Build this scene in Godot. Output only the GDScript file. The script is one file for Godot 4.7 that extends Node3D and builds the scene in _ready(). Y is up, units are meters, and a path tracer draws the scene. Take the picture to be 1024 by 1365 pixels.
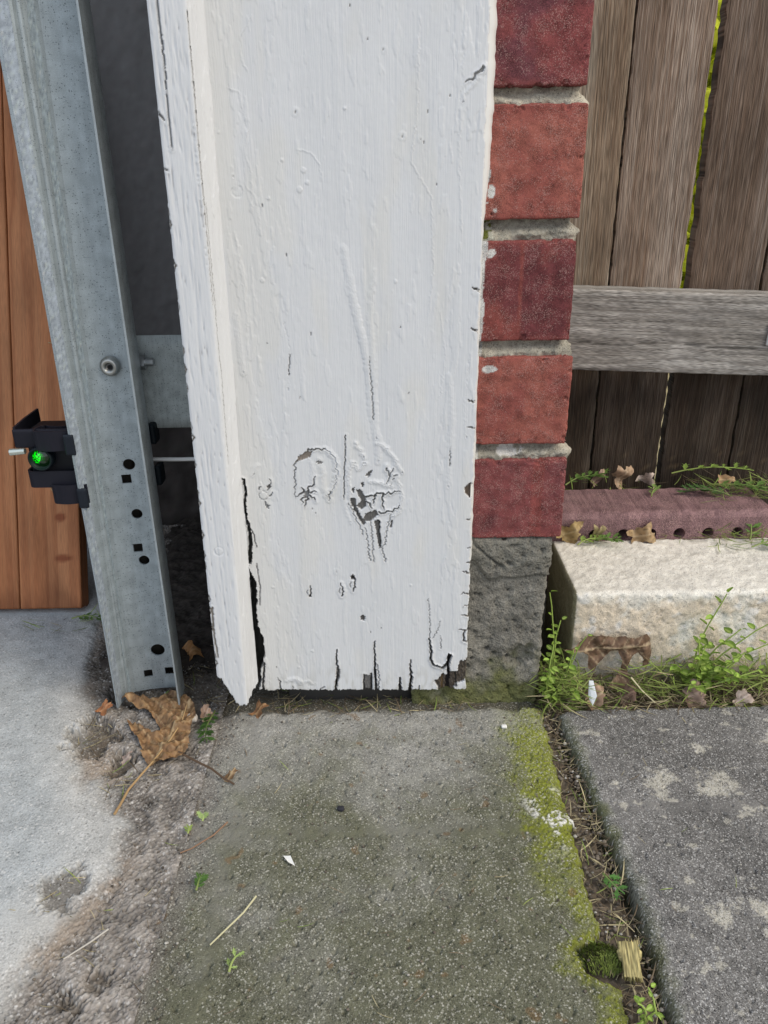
extends Node3D

var M := {}
var taken := {}
var cache := {}


# ------------------------------------------------------------------ naming
func numbered(called: String) -> String:
	if not taken.has(called):
		taken[called] = 0
		return called
	taken[called] += 1
	return "%s_%03d" % [called, taken[called]]


func thing(called: String, label: String, category: String, group := "", at := Vector3.ZERO) -> Node3D:
	var o := Node3D.new()
	o.name = numbered(called)
	o.position = at
	add_child(o, true)
	return tag(o, label, category, group)


func tag(o: Node3D, label: String, category: String, group := "") -> Node3D:
	o.set_meta("label", label)
	o.set_meta("category", category)
	if group != "":
		o.set_meta("group", group)
	return o


func put(called: String, mesh: Mesh, m: Material, parent: Node = null) -> MeshInstance3D:
	var o := MeshInstance3D.new()
	o.mesh = mesh
	o.material_override = m
	if parent == null:
		o.name = numbered(called)
		add_child(o, true)
	else:
		var n := called
		var k := 0
		while parent.has_node(NodePath(n)):
			k += 1
			n = "%s_%03d" % [called, k]
		o.name = n
		parent.add_child(o, true)
	return o


func structure(o: Node3D) -> Node3D:
	o.set_meta("kind", "structure")
	return o


# ------------------------------------------------------------------ noise and textures
func nz(sd: int, freq: float, oct := 1, type := FastNoiseLite.TYPE_SIMPLEX_SMOOTH) -> FastNoiseLite:
	var n := FastNoiseLite.new()
	n.seed = sd
	n.frequency = freq
	n.noise_type = type
	n.fractal_type = FastNoiseLite.FRACTAL_FBM if oct > 1 else FastNoiseLite.FRACTAL_NONE
	n.fractal_octaves = oct
	return n


func layer(n: FastNoiseLite, w: int, h: int, sw := 0, sh := 0) -> PackedByteArray:   # a noise picture, stretched when sw, sh are given
	var im: Image
	if sw > 0:
		im = n.get_seamless_image(sw, sh)
		im.convert(Image.FORMAT_L8)
		im.resize(w, h, Image.INTERPOLATE_CUBIC)
	else:
		im = n.get_seamless_image(w, h)
		im.convert(Image.FORMAT_L8)
	return im.get_data()


func grains(sd: int, freq: float, w: int, h: int) -> Array:   # [value per grain, nearness to the grain's middle]
	var a := nz(sd, freq, 1, FastNoiseLite.TYPE_CELLULAR)
	a.cellular_return_type = FastNoiseLite.RETURN_CELL_VALUE
	var b := nz(sd, freq, 1, FastNoiseLite.TYPE_CELLULAR)
	b.cellular_return_type = FastNoiseLite.RETURN_DISTANCE
	return [layer(a, w, h), layer(b, w, h)]


var lut := PackedByteArray()


func srgb_lut() -> void:
	lut.resize(1025)
	for i in 1025:
		var v := i / 1024.0
		var s := 12.92 * v if v < 0.0031308 else 1.055 * pow(v, 1.0 / 2.4) - 0.055
		lut[i] = int(clampf(s * 255.0, 0.0, 255.0))


func tex_rgb(d: PackedByteArray, w: int, h: int) -> ImageTexture:
	var im := Image.create_from_data(w, h, false, Image.FORMAT_RGB8, d)
	return ImageTexture.create_from_image(im)


func tex_rgba(d: PackedByteArray, w: int, h: int) -> ImageTexture:
	return ImageTexture.create_from_image(Image.create_from_data(w, h, false, Image.FORMAT_RGBA8, d))


func overlay(m: StandardMaterial3D, t: Texture2D) -> StandardMaterial3D:
	m.detail_enabled = true
	m.detail_albedo = t
	m.detail_blend_mode = BaseMaterial3D.BLEND_MODE_MIX
	m.detail_uv_layer = BaseMaterial3D.DETAIL_UV_1
	return m


func tex_l(d: PackedByteArray, w: int, h: int) -> ImageTexture:
	return ImageTexture.create_from_image(Image.create_from_data(w, h, false, Image.FORMAT_L8, d))


func enc(v: float) -> int:
	return lut[clampi(int(v * 1024.0), 0, 1024)]


func concrete_tex(sd: int, light_share: float, dark_share: float, contrast: float, grain_tone: Color, base := 0.76) -> Array:   # [base, relief, overlay of pale grains]
	var w := 1024
	var g1 := grains(sd, 0.2, w, w)
	var g2 := grains(sd + 5, 0.42, w, w)
	var big := layer(nz(sd + 9, 0.012, 4), w, w)
	var fine := layer(nz(sd + 11, 0.22, 2), w, w)
	var v1: PackedByteArray = g1[0]
	var d1: PackedByteArray = g1[1]
	var v2: PackedByteArray = g2[0]
	var d2: PackedByteArray = g2[1]
	var rgb := PackedByteArray()
	rgb.resize(w * w * 3)
	var over := PackedByteArray()
	over.resize(w * w * 4)
	var hh := PackedByteArray()
	hh.resize(w * w)
	var hi := 255.0 * (1.0 - light_share)
	var hi2 := 255.0 * (1.0 - light_share * 0.9)
	var lo := 255.0 * dark_share
	for i in w * w:
		var v := base + contrast * ((big[i] - 128) * 0.0016 + (fine[i] - 128) * 0.0030 + (v2[i] - 128) * 0.0013)
		var ht := 120.0 + (fine[i] - 128) * 0.5 + (v2[i] - 128) * 0.2
		var near := clampf((150.0 - d1[i] + (fine[i] - 128) * 0.4) / 60.0, 0.0, 1.0)
		var al := 0.0
		if v1[i] > hi:
			al = near * (0.35 + 0.6 * (v1[i] - hi) / (255.0 - hi))
			ht += 50.0 * near
		elif v1[i] < lo:
			v -= contrast * 0.40 * near
			ht -= 80.0 * near
		if v2[i] > hi2:
			al = maxf(al, clampf((150.0 - d2[i]) / 60.0, 0.0, 1.0) * 0.7 * (v2[i] - hi2) / (255.0 - hi2))
		elif v2[i] < lo * 0.7:
			v -= contrast * 0.2
		v = maxf(v, 0.08)
		rgb[i * 3] = enc(v)
		rgb[i * 3 + 1] = enc(v * 0.99)
		rgb[i * 3 + 2] = enc(v * 0.965)
		over[i * 4] = enc(grain_tone.r)
		over[i * 4 + 1] = enc(grain_tone.g)
		over[i * 4 + 2] = enc(grain_tone.b)
		over[i * 4 + 3] = int(255.0 * clampf(al * contrast, 0.0, 1.0))
		hh[i] = clampi(int(ht), 0, 255)
	return [tex_rgb(rgb, w, w), tex_l(hh, w, w), tex_rgba(over, w, w)]


func wood_tex(sd: int, tones: Array, ring: int, streak: float) -> Array:   # grain runs along v
	var w := 1024
	var a := layer(nz(sd, 0.05, 3), w, w, 512, 30)
	var b := layer(nz(sd + 1, 0.25, 2), w, w, 1024, 44)
	var c := layer(nz(sd + 2, 0.012, 3), w, w, 256, 128)
	var e := layer(nz(sd + 3, 0.3, 1), w, w, 1024, 200)
	var rgb := PackedByteArray()
	rgb.resize(w * w * 3)
	var hh := PackedByteArray()
	hh.resize(w * w)
	var t0: Color = tones[0]
	var t1: Color = tones[1]
	var t2: Color = tones[2]
	for y in w:
		for x in w:
			var i := y * w + x
			var s := sin((x * ring + (a[i] - 128) * 0.22 * ring + (c[i] - 128) * 0.5 * ring) * 0.00614)
			s = s * 0.5 + 0.5
			s *= s
			var k := clampf(0.5 + (c[i] - 128) * 0.006 + (a[i] - 128) * 0.003, 0.0, 1.0)
			var r := lerpf(t0.r, t1.r, k)
			var g := lerpf(t0.g, t1.g, k)
			var bl := lerpf(t0.b, t1.b, k)
			var f := clampf(s * 0.55 + (b[i] - 128) * 0.0042 * streak, 0.0, 1.0)
			r = lerpf(r, t2.r, f)
			g = lerpf(g, t2.g, f)
			bl = lerpf(bl, t2.b, f)
			var m := 1.0 + streak * ((b[i] - 128) * 0.0028 + (e[i] - 128) * 0.0022)
			rgb[i * 3] = enc(r * m)
			rgb[i * 3 + 1] = enc(g * m)
			rgb[i * 3 + 2] = enc(bl * m)
			hh[i] = clampi(int(120.0 + (b[i] - 128) * 0.5 - s * 60.0 + (e[i] - 128) * 0.3), 0, 255)
	return [tex_rgb(rgb, w, w), tex_l(hh, w, w)]


func brush_tex() -> ImageTexture:
	var w := 1024
	var a := layer(nz(41, 0.06, 3), w, w, 512, 14)
	var b := layer(nz(42, 0.3, 2), w, w, 1024, 26)
	var c := layer(nz(43, 0.045, 3), w, w)
	var hh := PackedByteArray()
	hh.resize(w * w)
	for i in w * w:
		hh[i] = clampi(int(128.0 + (a[i] - 128) * 0.42 + (b[i] - 128) * 0.42 + (c[i] - 128) * 0.16), 0, 255)
	return tex_l(hh, w, w)


func brick_tex(share: float) -> Array:
	var w := 1024
	var g1 := grains(71, 0.30, w, w)
	var g2 := grains(75, 0.45, w, w)
	var big := layer(nz(77, 0.012, 4), w, w)
	var fine := layer(nz(79, 0.25, 2), w, w)
	var patch := layer(nz(78, 0.010, 3), w, w)
	var v1: PackedByteArray = g1[0]
	var d1: PackedByteArray = g1[1]
	var v2: PackedByteArray = g2[0]
	var rgb := PackedByteArray()
	rgb.resize(w * w * 3)
	var over := PackedByteArray()
	over.resize(w * w * 4)
	var hh := PackedByteArray()
	hh.resize(w * w)
	for i in w * w:
		var v := 0.78 + (big[i] - 128) * 0.0022 + (fine[i] - 128) * 0.0040 + (v2[i] - 128) * 0.0016
		var ht := 110.0 + (fine[i] - 128) * 0.5 + (v2[i] - 128) * 0.3
		var al := 0.0
		var near := clampf((130.0 - d1[i] + (fine[i] - 128) * 0.5) / 70.0, 0.0, 1.0)
		if v1[i] > 255 - share * 255.0 * (1.0 + (patch[i] - 128) * 0.016):
			al = near * (0.3 + 0.5 * v2[i] / 255.0)
			ht += 60.0 * near
		elif v1[i] < 22:
			v *= 1.0 - 0.4 * near
			ht -= 70.0 * near
		rgb[i * 3] = enc(v)
		rgb[i * 3 + 1] = enc(v)
		rgb[i * 3 + 2] = enc(v)
		over[i * 4] = enc(0.52)
		over[i * 4 + 1] = enc(0.35)
		over[i * 4 + 2] = enc(0.31)
		over[i * 4 + 3] = int(255.0 * al * 0.8)
		hh[i] = clampi(int(ht), 0, 255)
	return [tex_rgb(rgb, w, w), tex_l(hh, w, w), tex_rgba(over, w, w)]


func zinc_tex() -> Array:
	var w := 1024
	var big := layer(nz(91, 0.008, 4), w, w)
	var fine := layer(nz(92, 0.3, 2), w, w)
	var st := layer(nz(93, 0.05, 3), w, w, 512, 64)
	var g1 := grains(94, 0.11, w, w)
	var v1: PackedByteArray = g1[0]
	var d1: PackedByteArray = g1[1]
	var rgb := PackedByteArray()
	rgb.resize(w * w * 3)
	var hh := PackedByteArray()
	hh.resize(w * w)
	for i in w * w:
		var v := 0.50 + (big[i] - 128) * 0.0007 + (fine[i] - 128) * 0.0022 + (st[i] - 128) * 0.0004
		var ht := 128.0 + (fine[i] - 128) * 0.4
		if v1[i] > 226 and d1[i] < 30 + (v1[i] - 226) * 1.6 + (fine[i] - 128) * 0.5:
			v *= 0.28
			ht -= 40
		elif v1[i] < 26 and d1[i] < 26:
			v *= 1.35
		rgb[i * 3] = enc(v * 0.97)
		rgb[i * 3 + 1] = enc(v)
		rgb[i * 3 + 2] = enc(v * 1.0)
		hh[i] = clampi(int(ht), 0, 255)
	return [tex_rgb(rgb, w, w), tex_l(hh, w, w)]


func mat(rough: float, tex: Texture2D = null, height: Texture2D = null, hs := 0.0, tile := 1.0) -> StandardMaterial3D:
	var m := StandardMaterial3D.new()
	m.vertex_color_use_as_albedo = true
	m.roughness = rough
	m.metallic_specular = 0.35
	if tex:
		m.albedo_texture = tex
	if height:
		m.heightmap_enabled = true
		m.heightmap_texture = height
		m.heightmap_scale = hs
	m.uv1_scale = Vector3(1.0 / tile, 1.0 / tile, 1.0)
	m.cull_mode = BaseMaterial3D.CULL_DISABLED
	return m


# ------------------------------------------------------------------ a sheet: relief on a fine grid
class Sheet:
	var a0: float
	var b0: float
	var st: float
	var na: int
	var nb: int
	var h := PackedFloat32Array()
	var c := PackedColorArray()
	var jit: FastNoiseLite

	func _init(x0: float, x1: float, y0: float, y1: float, step: float) -> void:
		a0 = x0
		b0 = y0
		st = step
		na = int((x1 - x0) / step) + 1
		nb = int((y1 - y0) / step) + 1
		h.resize(na * nb)
		c.resize(na * nb)
		jit = FastNoiseLite.new()
		jit.seed = 5
		jit.frequency = 1.0

	# a crack, ridge or split along points in millimetres
	func line(pts: Array, w0: float, w1: float, depth: float, col, lift := 0.0, wob := 0.45) -> void:
		var fine := PackedVector2Array()
		var n := pts.size() / 2
		for k in n - 1:
			var p := Vector2(pts[2 * k], pts[2 * k + 1])
			var q := Vector2(pts[2 * k + 2], pts[2 * k + 3])
			var m := maxi(1, int(p.distance_to(q) / 1.3))
			var across := (q - p).orthogonal().normalized()
			for j in m:
				var r := p.lerp(q, float(j) / m)
				fine.append(r + across * jit.get_noise_2d(r.x * 0.45, r.y * 0.45 + k * 7.0) * wob * 2.0)
		fine.append(Vector2(pts[-2], pts[-1]))
		var total := fine.size() - 1
		for k in total:
			var t := (k + 0.5) / total
			var w := lerpf(w0, w1, t) * (1.0 + 0.5 * jit.get_noise_2d(fine[k].x * 0.6 + 90.0, fine[k].y * 0.6))
			segment(fine[k] * 0.001, fine[k + 1] * 0.001, w * 0.001, depth * 0.001, col, lift * 0.001)

	func segment(p: Vector2, q: Vector2, w: float, depth: float, col, lift: float) -> void:
		var reach := w + (0.0022 if lift != 0.0 else st)
		var i0 := maxi(0, int((minf(p.x, q.x) - reach - a0) / st))
		var i1 := mini(na - 1, int((maxf(p.x, q.x) + reach - a0) / st) + 1)
		var j0 := maxi(0, int((minf(p.y, q.y) - reach - b0) / st))
		var j1 := mini(nb - 1, int((maxf(p.y, q.y) + reach - b0) / st) + 1)
		var d := q - p
		var l2 := maxf(d.length_squared(), 1e-12)
		for j in range(j0, j1 + 1):
			for i in range(i0, i1 + 1):
				var r := Vector2(a0 + i * st, b0 + j * st) - p
				var dist := (r - d * clampf(r.dot(d) / l2, 0.0, 1.0)).length()
				var at := j * na + i
				if dist < w:
					var full := 1.0 - 0.3 * (dist / w) * (dist / w)
					if depth > 0.0:
						h[at] = minf(h[at], -depth * full)
					else:
						h[at] = h[at] - depth * 0.12 * full
					if col != null:
						c[at] = col
				elif col != null and dist < w + st * 0.8 and w < st * 1.2:
					c[at] = c[at].lerp(col, 0.5 * (1.0 - (dist - w) / (st * 0.8)))
				elif lift != 0.0 and dist < reach and h[at] > -0.0006:
					var f := 1.0 - (dist - w) / (reach - w)
					h[at] = maxf(h[at], lift * f * f)

	func patch(pts: Array, depth: float, col: Color, rough := 0.3) -> void:
		var poly := PackedVector2Array()
		var lo := Vector2(1e9, 1e9)
		var hi := -lo
		for k in pts.size() / 2:
			var p := Vector2(pts[2 * k], pts[2 * k + 1]) * 0.001
			poly.append(p)
			lo = lo.min(p)
			hi = hi.max(p)
		for j in range(maxi(0, int((lo.y - b0) / st)), mini(nb - 1, int((hi.y - b0) / st) + 1) + 1):
			for i in range(maxi(0, int((lo.x - a0) / st)), mini(na - 1, int((hi.x - a0) / st) + 1) + 1):
				var x := a0 + i * st
				var y := b0 + j * st
				var wob := Vector2(jit.get_noise_2d(x * 700.0, y * 700.0), jit.get_noise_2d(x * 700.0 + 50.0, y * 700.0)) * 0.0009
				if Geometry2D.is_point_in_polygon(Vector2(x, y) + wob, poly):
					var g := jit.get_noise_2d(x * 1500.0, y * 160.0)
					h[j * na + i] = minf(h[j * na + i], -depth * 0.001 * (1.0 + rough * g))
					c[j * na + i] = col * (1.0 + 0.45 * g)

	func bump(x: float, y: float, r: float, hgt: float, ring: float, edge = null) -> void:   # a nail head or blister, millimetres
		for j in range(maxi(0, int(((y - r * 1.5) * 0.001 - b0) / st)), mini(nb - 1, int(((y + r * 1.5) * 0.001 - b0) / st) + 1) + 1):
			for i in range(maxi(0, int(((x - r * 1.5) * 0.001 - a0) / st)), mini(na - 1, int(((x + r * 1.5) * 0.001 - a0) / st) + 1) + 1):
				var px := (a0 + i * st) * 1000.0 - x
				var py := (b0 + j * st) * 1000.0 - y
				var d := sqrt(px * px + py * py) / r * (1.0 + 0.12 * jit.get_noise_2d(px + x, py + y))
				var at := j * na + i
				if d < 0.85:
					h[at] += hgt * 0.001
				elif d < 1.15:
					h[at] -= ring * 0.001
					if edge != null and jit.get_noise_2d(px * 0.4 + x, py * 0.4) > -0.1:
						c[at] = c[at].lerp(edge, 0.6)

	# floor = false: stands in x, y facing +z; floor = true: lies in x, z with b = -z
	func mesh(base: float, floor_: bool, warp = null) -> ArrayMesh:
		var v := PackedVector3Array()
		var n := PackedVector3Array()
		var uv := PackedVector2Array()
		v.resize(na * nb)
		n.resize(na * nb)
		uv.resize(na * nb)
		for j in nb:
			for i in na:
				var at := j * na + i
				var x := a0 + i * st
				var y := b0 + j * st
				var p := Vector3(x, base + h[at], -y) if floor_ else Vector3(x, y, base + h[at])
				if warp != null:
					p = warp.call(p, i, j)
				v[at] = p
				uv[at] = Vector2(x, -y)
		for j in nb:
			for i in na:
				var at := j * na + i
				var du := v[at + (1 if i < na - 1 else 0)] - v[at - (1 if i > 0 else 0)]
				var dv := v[at + (na if j < nb - 1 else 0)] - v[at - (na if j > 0 else 0)]
				n[at] = du.cross(dv).normalized()
		var ix := PackedInt32Array()
		ix.resize((na - 1) * (nb - 1) * 6)
		var k := 0
		for j in nb - 1:
			for i in na - 1:
				var at := j * na + i
				ix[k] = at
				ix[k + 1] = at + na
				ix[k + 2] = at + na + 1
				ix[k + 3] = at
				ix[k + 4] = at + na + 1
				ix[k + 5] = at + 1
				k += 6
		var arr := []
		arr.resize(Mesh.ARRAY_MAX)
		arr[Mesh.ARRAY_VERTEX] = v
		arr[Mesh.ARRAY_NORMAL] = n
		arr[Mesh.ARRAY_COLOR] = c
		arr[Mesh.ARRAY_TEX_UV] = uv
		arr[Mesh.ARRAY_INDEX] = ix
		var m := ArrayMesh.new()
		m.add_surface_from_arrays(Mesh.PRIMITIVE_TRIANGLES, arr)
		return m


# ------------------------------------------------------------------ a soup of triangles
class Soup:
	var v := PackedVector3Array()
	var n := PackedVector3Array()
	var c := PackedColorArray()
	var uv := PackedVector2Array()
	var ix := PackedInt32Array()

	func grid(rows: Array, cols: Array, uvs: Array = []) -> void:   # rows of points; normals from the grid; du x dv is the outside
		var nu: int = rows[0].size()
		var nv := rows.size()
		var b := v.size()
		for j in nv:
			for i in nu:
				var du: Vector3 = rows[j][mini(i + 1, nu - 1)] - rows[j][maxi(i - 1, 0)]
				var dv: Vector3 = rows[mini(j + 1, nv - 1)][i] - rows[maxi(j - 1, 0)][i]
				v.append(rows[j][i])
				var nn := du.cross(dv)
				n.append(nn.normalized() if nn.length_squared() > 1e-20 else Vector3.UP)
				c.append(cols[j][i] if cols[j] is Array else cols[j])
				uv.append(uvs[j][i] if uvs.size() else Vector2(i * 0.001, j * 0.001))
		for j in nv - 1:
			for i in nu - 1:
				var at := b + j * nu + i
				ix.append_array([at, at + nu, at + nu + 1, at, at + nu + 1, at + 1])

	func tri(p: Vector3, q: Vector3, r: Vector3, col: Color) -> void:
		var b := v.size()
		var nn := (r - p).cross(q - p).normalized()
		for x in [p, q, r]:
			v.append(x)
			n.append(nn)
			c.append(col)
			uv.append(Vector2(x.x, x.y))
		ix.append_array([b, b + 1, b + 2])

	func quad(p: Vector3, q: Vector3, r: Vector3, s: Vector3, col: Color) -> void:   # p q r s clockwise seen from outside
		tri(p, q, r, col)
		tri(p, r, s, col)

	func tube(pts: Array, r0: float, r1: float, sides: int, col: Color, col2 = null) -> void:
		var rows := []
		var cols := []
		var last := Vector3.ZERO
		for k in pts.size():
			var d: Vector3 = (pts[mini(k + 1, pts.size() - 1)] - pts[maxi(k - 1, 0)]).normalized()
			var a := d.cross(Vector3(0.13, 0.9, 0.31)).normalized()
			if a.length_squared() < 0.1:
				a = d.cross(Vector3.RIGHT).normalized()
			var bb := d.cross(a)
			var row := []
			var t := float(k) / (pts.size() - 1)
			var r := lerpf(r0, r1, t)
			for s in sides + 1:
				var th := TAU * s / sides
				row.append(pts[k] + (a * cos(th) + bb * sin(th)) * r)
			rows.append(row)
			cols.append(col if col2 == null else col.lerp(col2, t))
		grid(rows, cols)
		# close the ends
		for e in 2:
			var row: Array = rows[0 if e == 0 else -1]
			for s in sides - 2:
				if e == 0:
					tri(row[0], row[s + 1], row[s + 2], col)
				else:
					tri(row[0], row[s + 2], row[s + 1], col)

	func mesh() -> ArrayMesh:
		var arr := []
		arr.resize(Mesh.ARRAY_MAX)
		arr[Mesh.ARRAY_VERTEX] = v
		arr[Mesh.ARRAY_NORMAL] = n
		arr[Mesh.ARRAY_COLOR] = c
		arr[Mesh.ARRAY_TEX_UV] = uv
		arr[Mesh.ARRAY_INDEX] = ix
		var m := ArrayMesh.new()
		m.add_surface_from_arrays(Mesh.PRIMITIVE_TRIANGLES, arr)
		return m


# a box with rounded, uneven edges. disp(p, n) -> outward metres, tint(p, n) -> Color; p in world
func rough_box(lo: Vector3, hi: Vector3, rad: float, step: float, disp: Callable, tint: Callable, sides := "XxYyZz", turn := false, crowd := 0) -> ArrayMesh:   # crowd: so many rows in depth, close together at the front
	var s := Soup.new()
	var mid := (lo + hi) * 0.5
	var half := (hi - lo) * 0.5
	var inner := half - Vector3.ONE * rad
	var axes := {"X": [Vector3.RIGHT, Vector3.BACK * -1, Vector3.UP], "x": [Vector3.LEFT, Vector3.BACK, Vector3.UP], "Y": [Vector3.UP, Vector3.RIGHT, Vector3.FORWARD], "y": [Vector3.DOWN, Vector3.RIGHT, Vector3.BACK], "Z": [Vector3.BACK, Vector3.RIGHT, Vector3.UP], "z": [Vector3.FORWARD, Vector3.LEFT, Vector3.UP]}
	for f in sides:
		var w: Vector3 = axes[f][0]
		var u: Vector3 = axes[f][1]
		var t: Vector3 = axes[f][2]
		var hu := absf(u.dot(half))
		var ht := absf(t.dot(half))
		var nu := maxi(2, int(2.0 * hu / step) + 1)
		var nt := maxi(2, int(2.0 * ht / step) + 1)
		if crowd > 0 and absf(u.z) > 0.5:
			nu = crowd
		if crowd > 0 and absf(t.z) > 0.5:
			nt = crowd
		var b := s.v.size()
		for j in nt + 1:
			for i in nu + 1:
				var fi := float(i) / nu
				var fj := float(j) / nt
				if crowd > 0:
					if absf(u.z) > 0.5:
						fi = pow(fi, 2.6) if u.z < 0.0 else 1.0 - pow(1.0 - fi, 2.6)
					if absf(t.z) > 0.5:
						fj = pow(fj, 2.6) if t.z < 0.0 else 1.0 - pow(1.0 - fj, 2.6)
				var p := w * absf(w.dot(half)) + u * lerpf(-hu, hu, fi) + t * lerpf(-ht, ht, fj)
				var q := p.clamp(-inner, inner)
				var d := (p - q).normalized()
				p = mid + q + d * rad
				p += d * disp.call(p, d)
				s.v.append(p)
				s.c.append(tint.call(p, d))
				var fu := p.dot(u)
				var fv := -p.dot(t)
				s.uv.append(Vector2(fv, fu) if turn else Vector2(fu, fv))
				s.n.append(d)
		for j in nt + 1:
			for i in nu + 1:
				var at := b + j * (nu + 1) + i
				var du := s.v[at + (1 if i < nu else 0)] - s.v[at - (1 if i > 0 else 0)]
				var dv := s.v[at + (nu + 1 if j < nt else 0)] - s.v[at - (nu + 1 if j > 0 else 0)]
				var nn := du.cross(dv)
				if nn.length_squared() > 1e-18:
					var m := nn.normalized()
					s.n[at] = m if i > 0 and i < nu and j > 0 and j < nt else s.n[at]
		for j in nt:
			for i in nu:
				var at := b + j * (nu + 1) + i
				s.ix.append_array([at, at + nu + 1, at + nu + 2, at, at + nu + 2, at + 1])
	return s.mesh()


func flat_tint(col: Color) -> Callable:
	return func(_p: Vector3, _n: Vector3) -> Color: return col


func no_disp(_p: Vector3, _n: Vector3) -> float:
	return 0.0


func L(r: float, g: float, b: float) -> Color:
	return Color(r, g, b)


# ------------------------------------------------------------------ leaves and blades
func blade_mesh(length: float, width: float, bend: float, col: Color, tip: Color) -> ArrayMesh:   # grows along +x, curls towards +y
	var s := Soup.new()
	var rows := []
	var cols := []
	var n := 6
	for k in n + 1:
		var t := float(k) / n
		var w := width * (0.6 + 0.4 * sin(t * 2.6)) * (1.0 - pow(t, 4.0) * 0.92) * 0.5
		var p := Vector3(length * t, bend * length * t * t, bend * 0.35 * length * sin(t * 3.0))
		rows.append([p + Vector3(0, 0, -w), p + Vector3(0, w * 0.5, 0), p + Vector3(0, 0, w)])
		cols.append(col.lerp(tip, t))
	s.grid(rows, cols)
	return s.mesh()


func leaflet_mesh(length: float, width: float, cup: float, col: Color, vein: Color, point := 1.0) -> ArrayMesh:   # ovate leaf along +x, face up
	var s := Soup.new()
	var rows := []
	var cols := []
	var n := 7
	for k in n + 1:
		var t := float(k) / n
		var w := width * 0.5 * pow(sin(PI * pow(t, 0.75)), 0.8 * point) + 0.0002
		var droop := -length * 0.18 * t * t
		var row := []
		var cl := []
		for i in 5:
			var a := (i - 2) * 0.5
			row.append(Vector3(length * t, droop + cup * width * a * a, a * w))
			cl.append(vein if i == 2 else col * (1.0 + 0.08 * (i - 2)))
		rows.append(row)
		cols.append(cl)
	s.grid(rows, cols)
	return s.mesh()


func oak_mesh(outline: Array, vein: Array, frame: Basis, origin: Vector3, curl: Callable, cols: Array, step: float) -> ArrayMesh:   # outline, vein in millimetres of the leaf's own plane
	var poly := PackedVector2Array()
	var lo := Vector2(1e9, 1e9)
	var hi := -lo
	var pts := PackedVector2Array()
	var jn := nz(331, 0.5)
	for k in outline.size() / 2:
		var p := Vector2(outline[2 * k], outline[2 * k + 1]) * 0.001
		var q := Vector2(outline[(2 * k + 2) % outline.size()], outline[(2 * k + 3) % outline.size()]) * 0.001
		var m := maxi(1, int(p.distance_to(q) / step))
		for j in m:
			var r := p.lerp(q, float(j) / m)
			r += Vector2(jn.get_noise_2d(r.x * 1000, r.y * 1000), jn.get_noise_2d(r.x * 1000 + 70, r.y * 1000)) * 0.0005
			poly.append(r)
			pts.append(r)
			lo = lo.min(r)
			hi = hi.max(r)
	var y := lo.y
	while y < hi.y:
		var x := lo.x
		while x < hi.x:
			var r := Vector2(x, y) + Vector2(jn.get_noise_2d(x * 5000, y * 5000), jn.get_noise_2d(x * 5000, y * 5000 + 30)) * step * 0.3
			if Geometry2D.is_point_in_polygon(r, poly):
				pts.append(r)
			x += step
		y += step
	var tris := Geometry2D.triangulate_delaunay(pts)
	var s := Soup.new()
	var blot := nz(337, 0.12, 3)
	var v0 := Vector2(vein[0], vein[1]) * 0.001
	var v1 := Vector2(vein[2], vein[3]) * 0.001
	var along := (v1 - v0).normalized()
	var across := along.orthogonal()
	for p in pts:
		var rel := p - v0
		var a := rel.dot(along)
		var d := rel.dot(across)
		var side := absf(fposmod(a * 1000.0 - absf(d) * 800.0, 11.0) - 5.5)
		var net := absf(jn.get_noise_2d(p.x * 1300, p.y * 1300))
		var k := clampf(0.5 + 0.9 * blot.get_noise_2d(p.x * 1000, p.y * 1000), 0.0, 1.0)
		var col: Color = (cols[0] as Color).lerp(cols[1], k)
		var rise := 0.0
		if absf(d) < 0.0009:
			col = cols[2]
			rise = 0.0007
		elif side < 0.55:
			col = col.lerp(cols[2], 0.65)
			rise = 0.0003
		elif net < 0.07:
			col = col.lerp(cols[2], 0.3)
		col = col * (1.0 + 0.30 * jn.get_noise_2d(p.x * 420.0, p.y * 420.0 + 11.0))
		if blot.get_noise_2d(p.x * 2600.0 + 40.0, p.y * 2600.0) > 0.42:
			col = col * 0.55
		var pos := origin + frame * Vector3(p.x, p.y, rise + curl.call(p))
		s.v.append(pos)
		s.c.append(col)
		s.n.append(Vector3.ZERO)
		s.uv.append(p)
	for k in tris.size() / 3:
		var i0 := tris[3 * k]
		var i1 := tris[3 * k + 1]
		var i2 := tris[3 * k + 2]
		if not Geometry2D.is_point_in_polygon((pts[i0] + pts[i1] + pts[i2]) / 3.0, poly):
			continue
		var nn := (s.v[i2] - s.v[i0]).cross(s.v[i1] - s.v[i0])
		var want := frame * Vector3(0, 0, 1)
		if nn.dot(want) < 0.0:
			var sw := i1
			i1 = i2
			i2 = sw
			nn = -nn
		s.ix.append_array([i0, i1, i2])
		for i in [i0, i1, i2]:
			s.n[i] += nn
	for i in s.n.size():
		s.n[i] = s.n[i].normalized() if s.n[i].length_squared() > 1e-20 else frame * Vector3(0, 0, 1)
	return s.mesh()


func scatter(called: String, mesh: Mesh, m: Material, where: Array, tints: Array, parent: Node = null) -> MultiMeshInstance3D:
	var mm := MultiMesh.new()
	mm.transform_format = MultiMesh.TRANSFORM_3D
	mm.use_colors = true
	mm.mesh = mesh
	mm.instance_count = where.size()
	for i in where.size():
		mm.set_instance_transform(i, where[i])
		mm.set_instance_color(i, tints[i])
	var o := MultiMeshInstance3D.new()
	o.multimesh = mm
	o.material_override = m
	o.name = called if parent else numbered(called)
	o.set_meta("kind", "stuff")
	(parent if parent else self).add_child(o, true)
	return o


func sm(a: float, b: float, x: float) -> float:
	return smoothstep(a, b, x)


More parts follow.
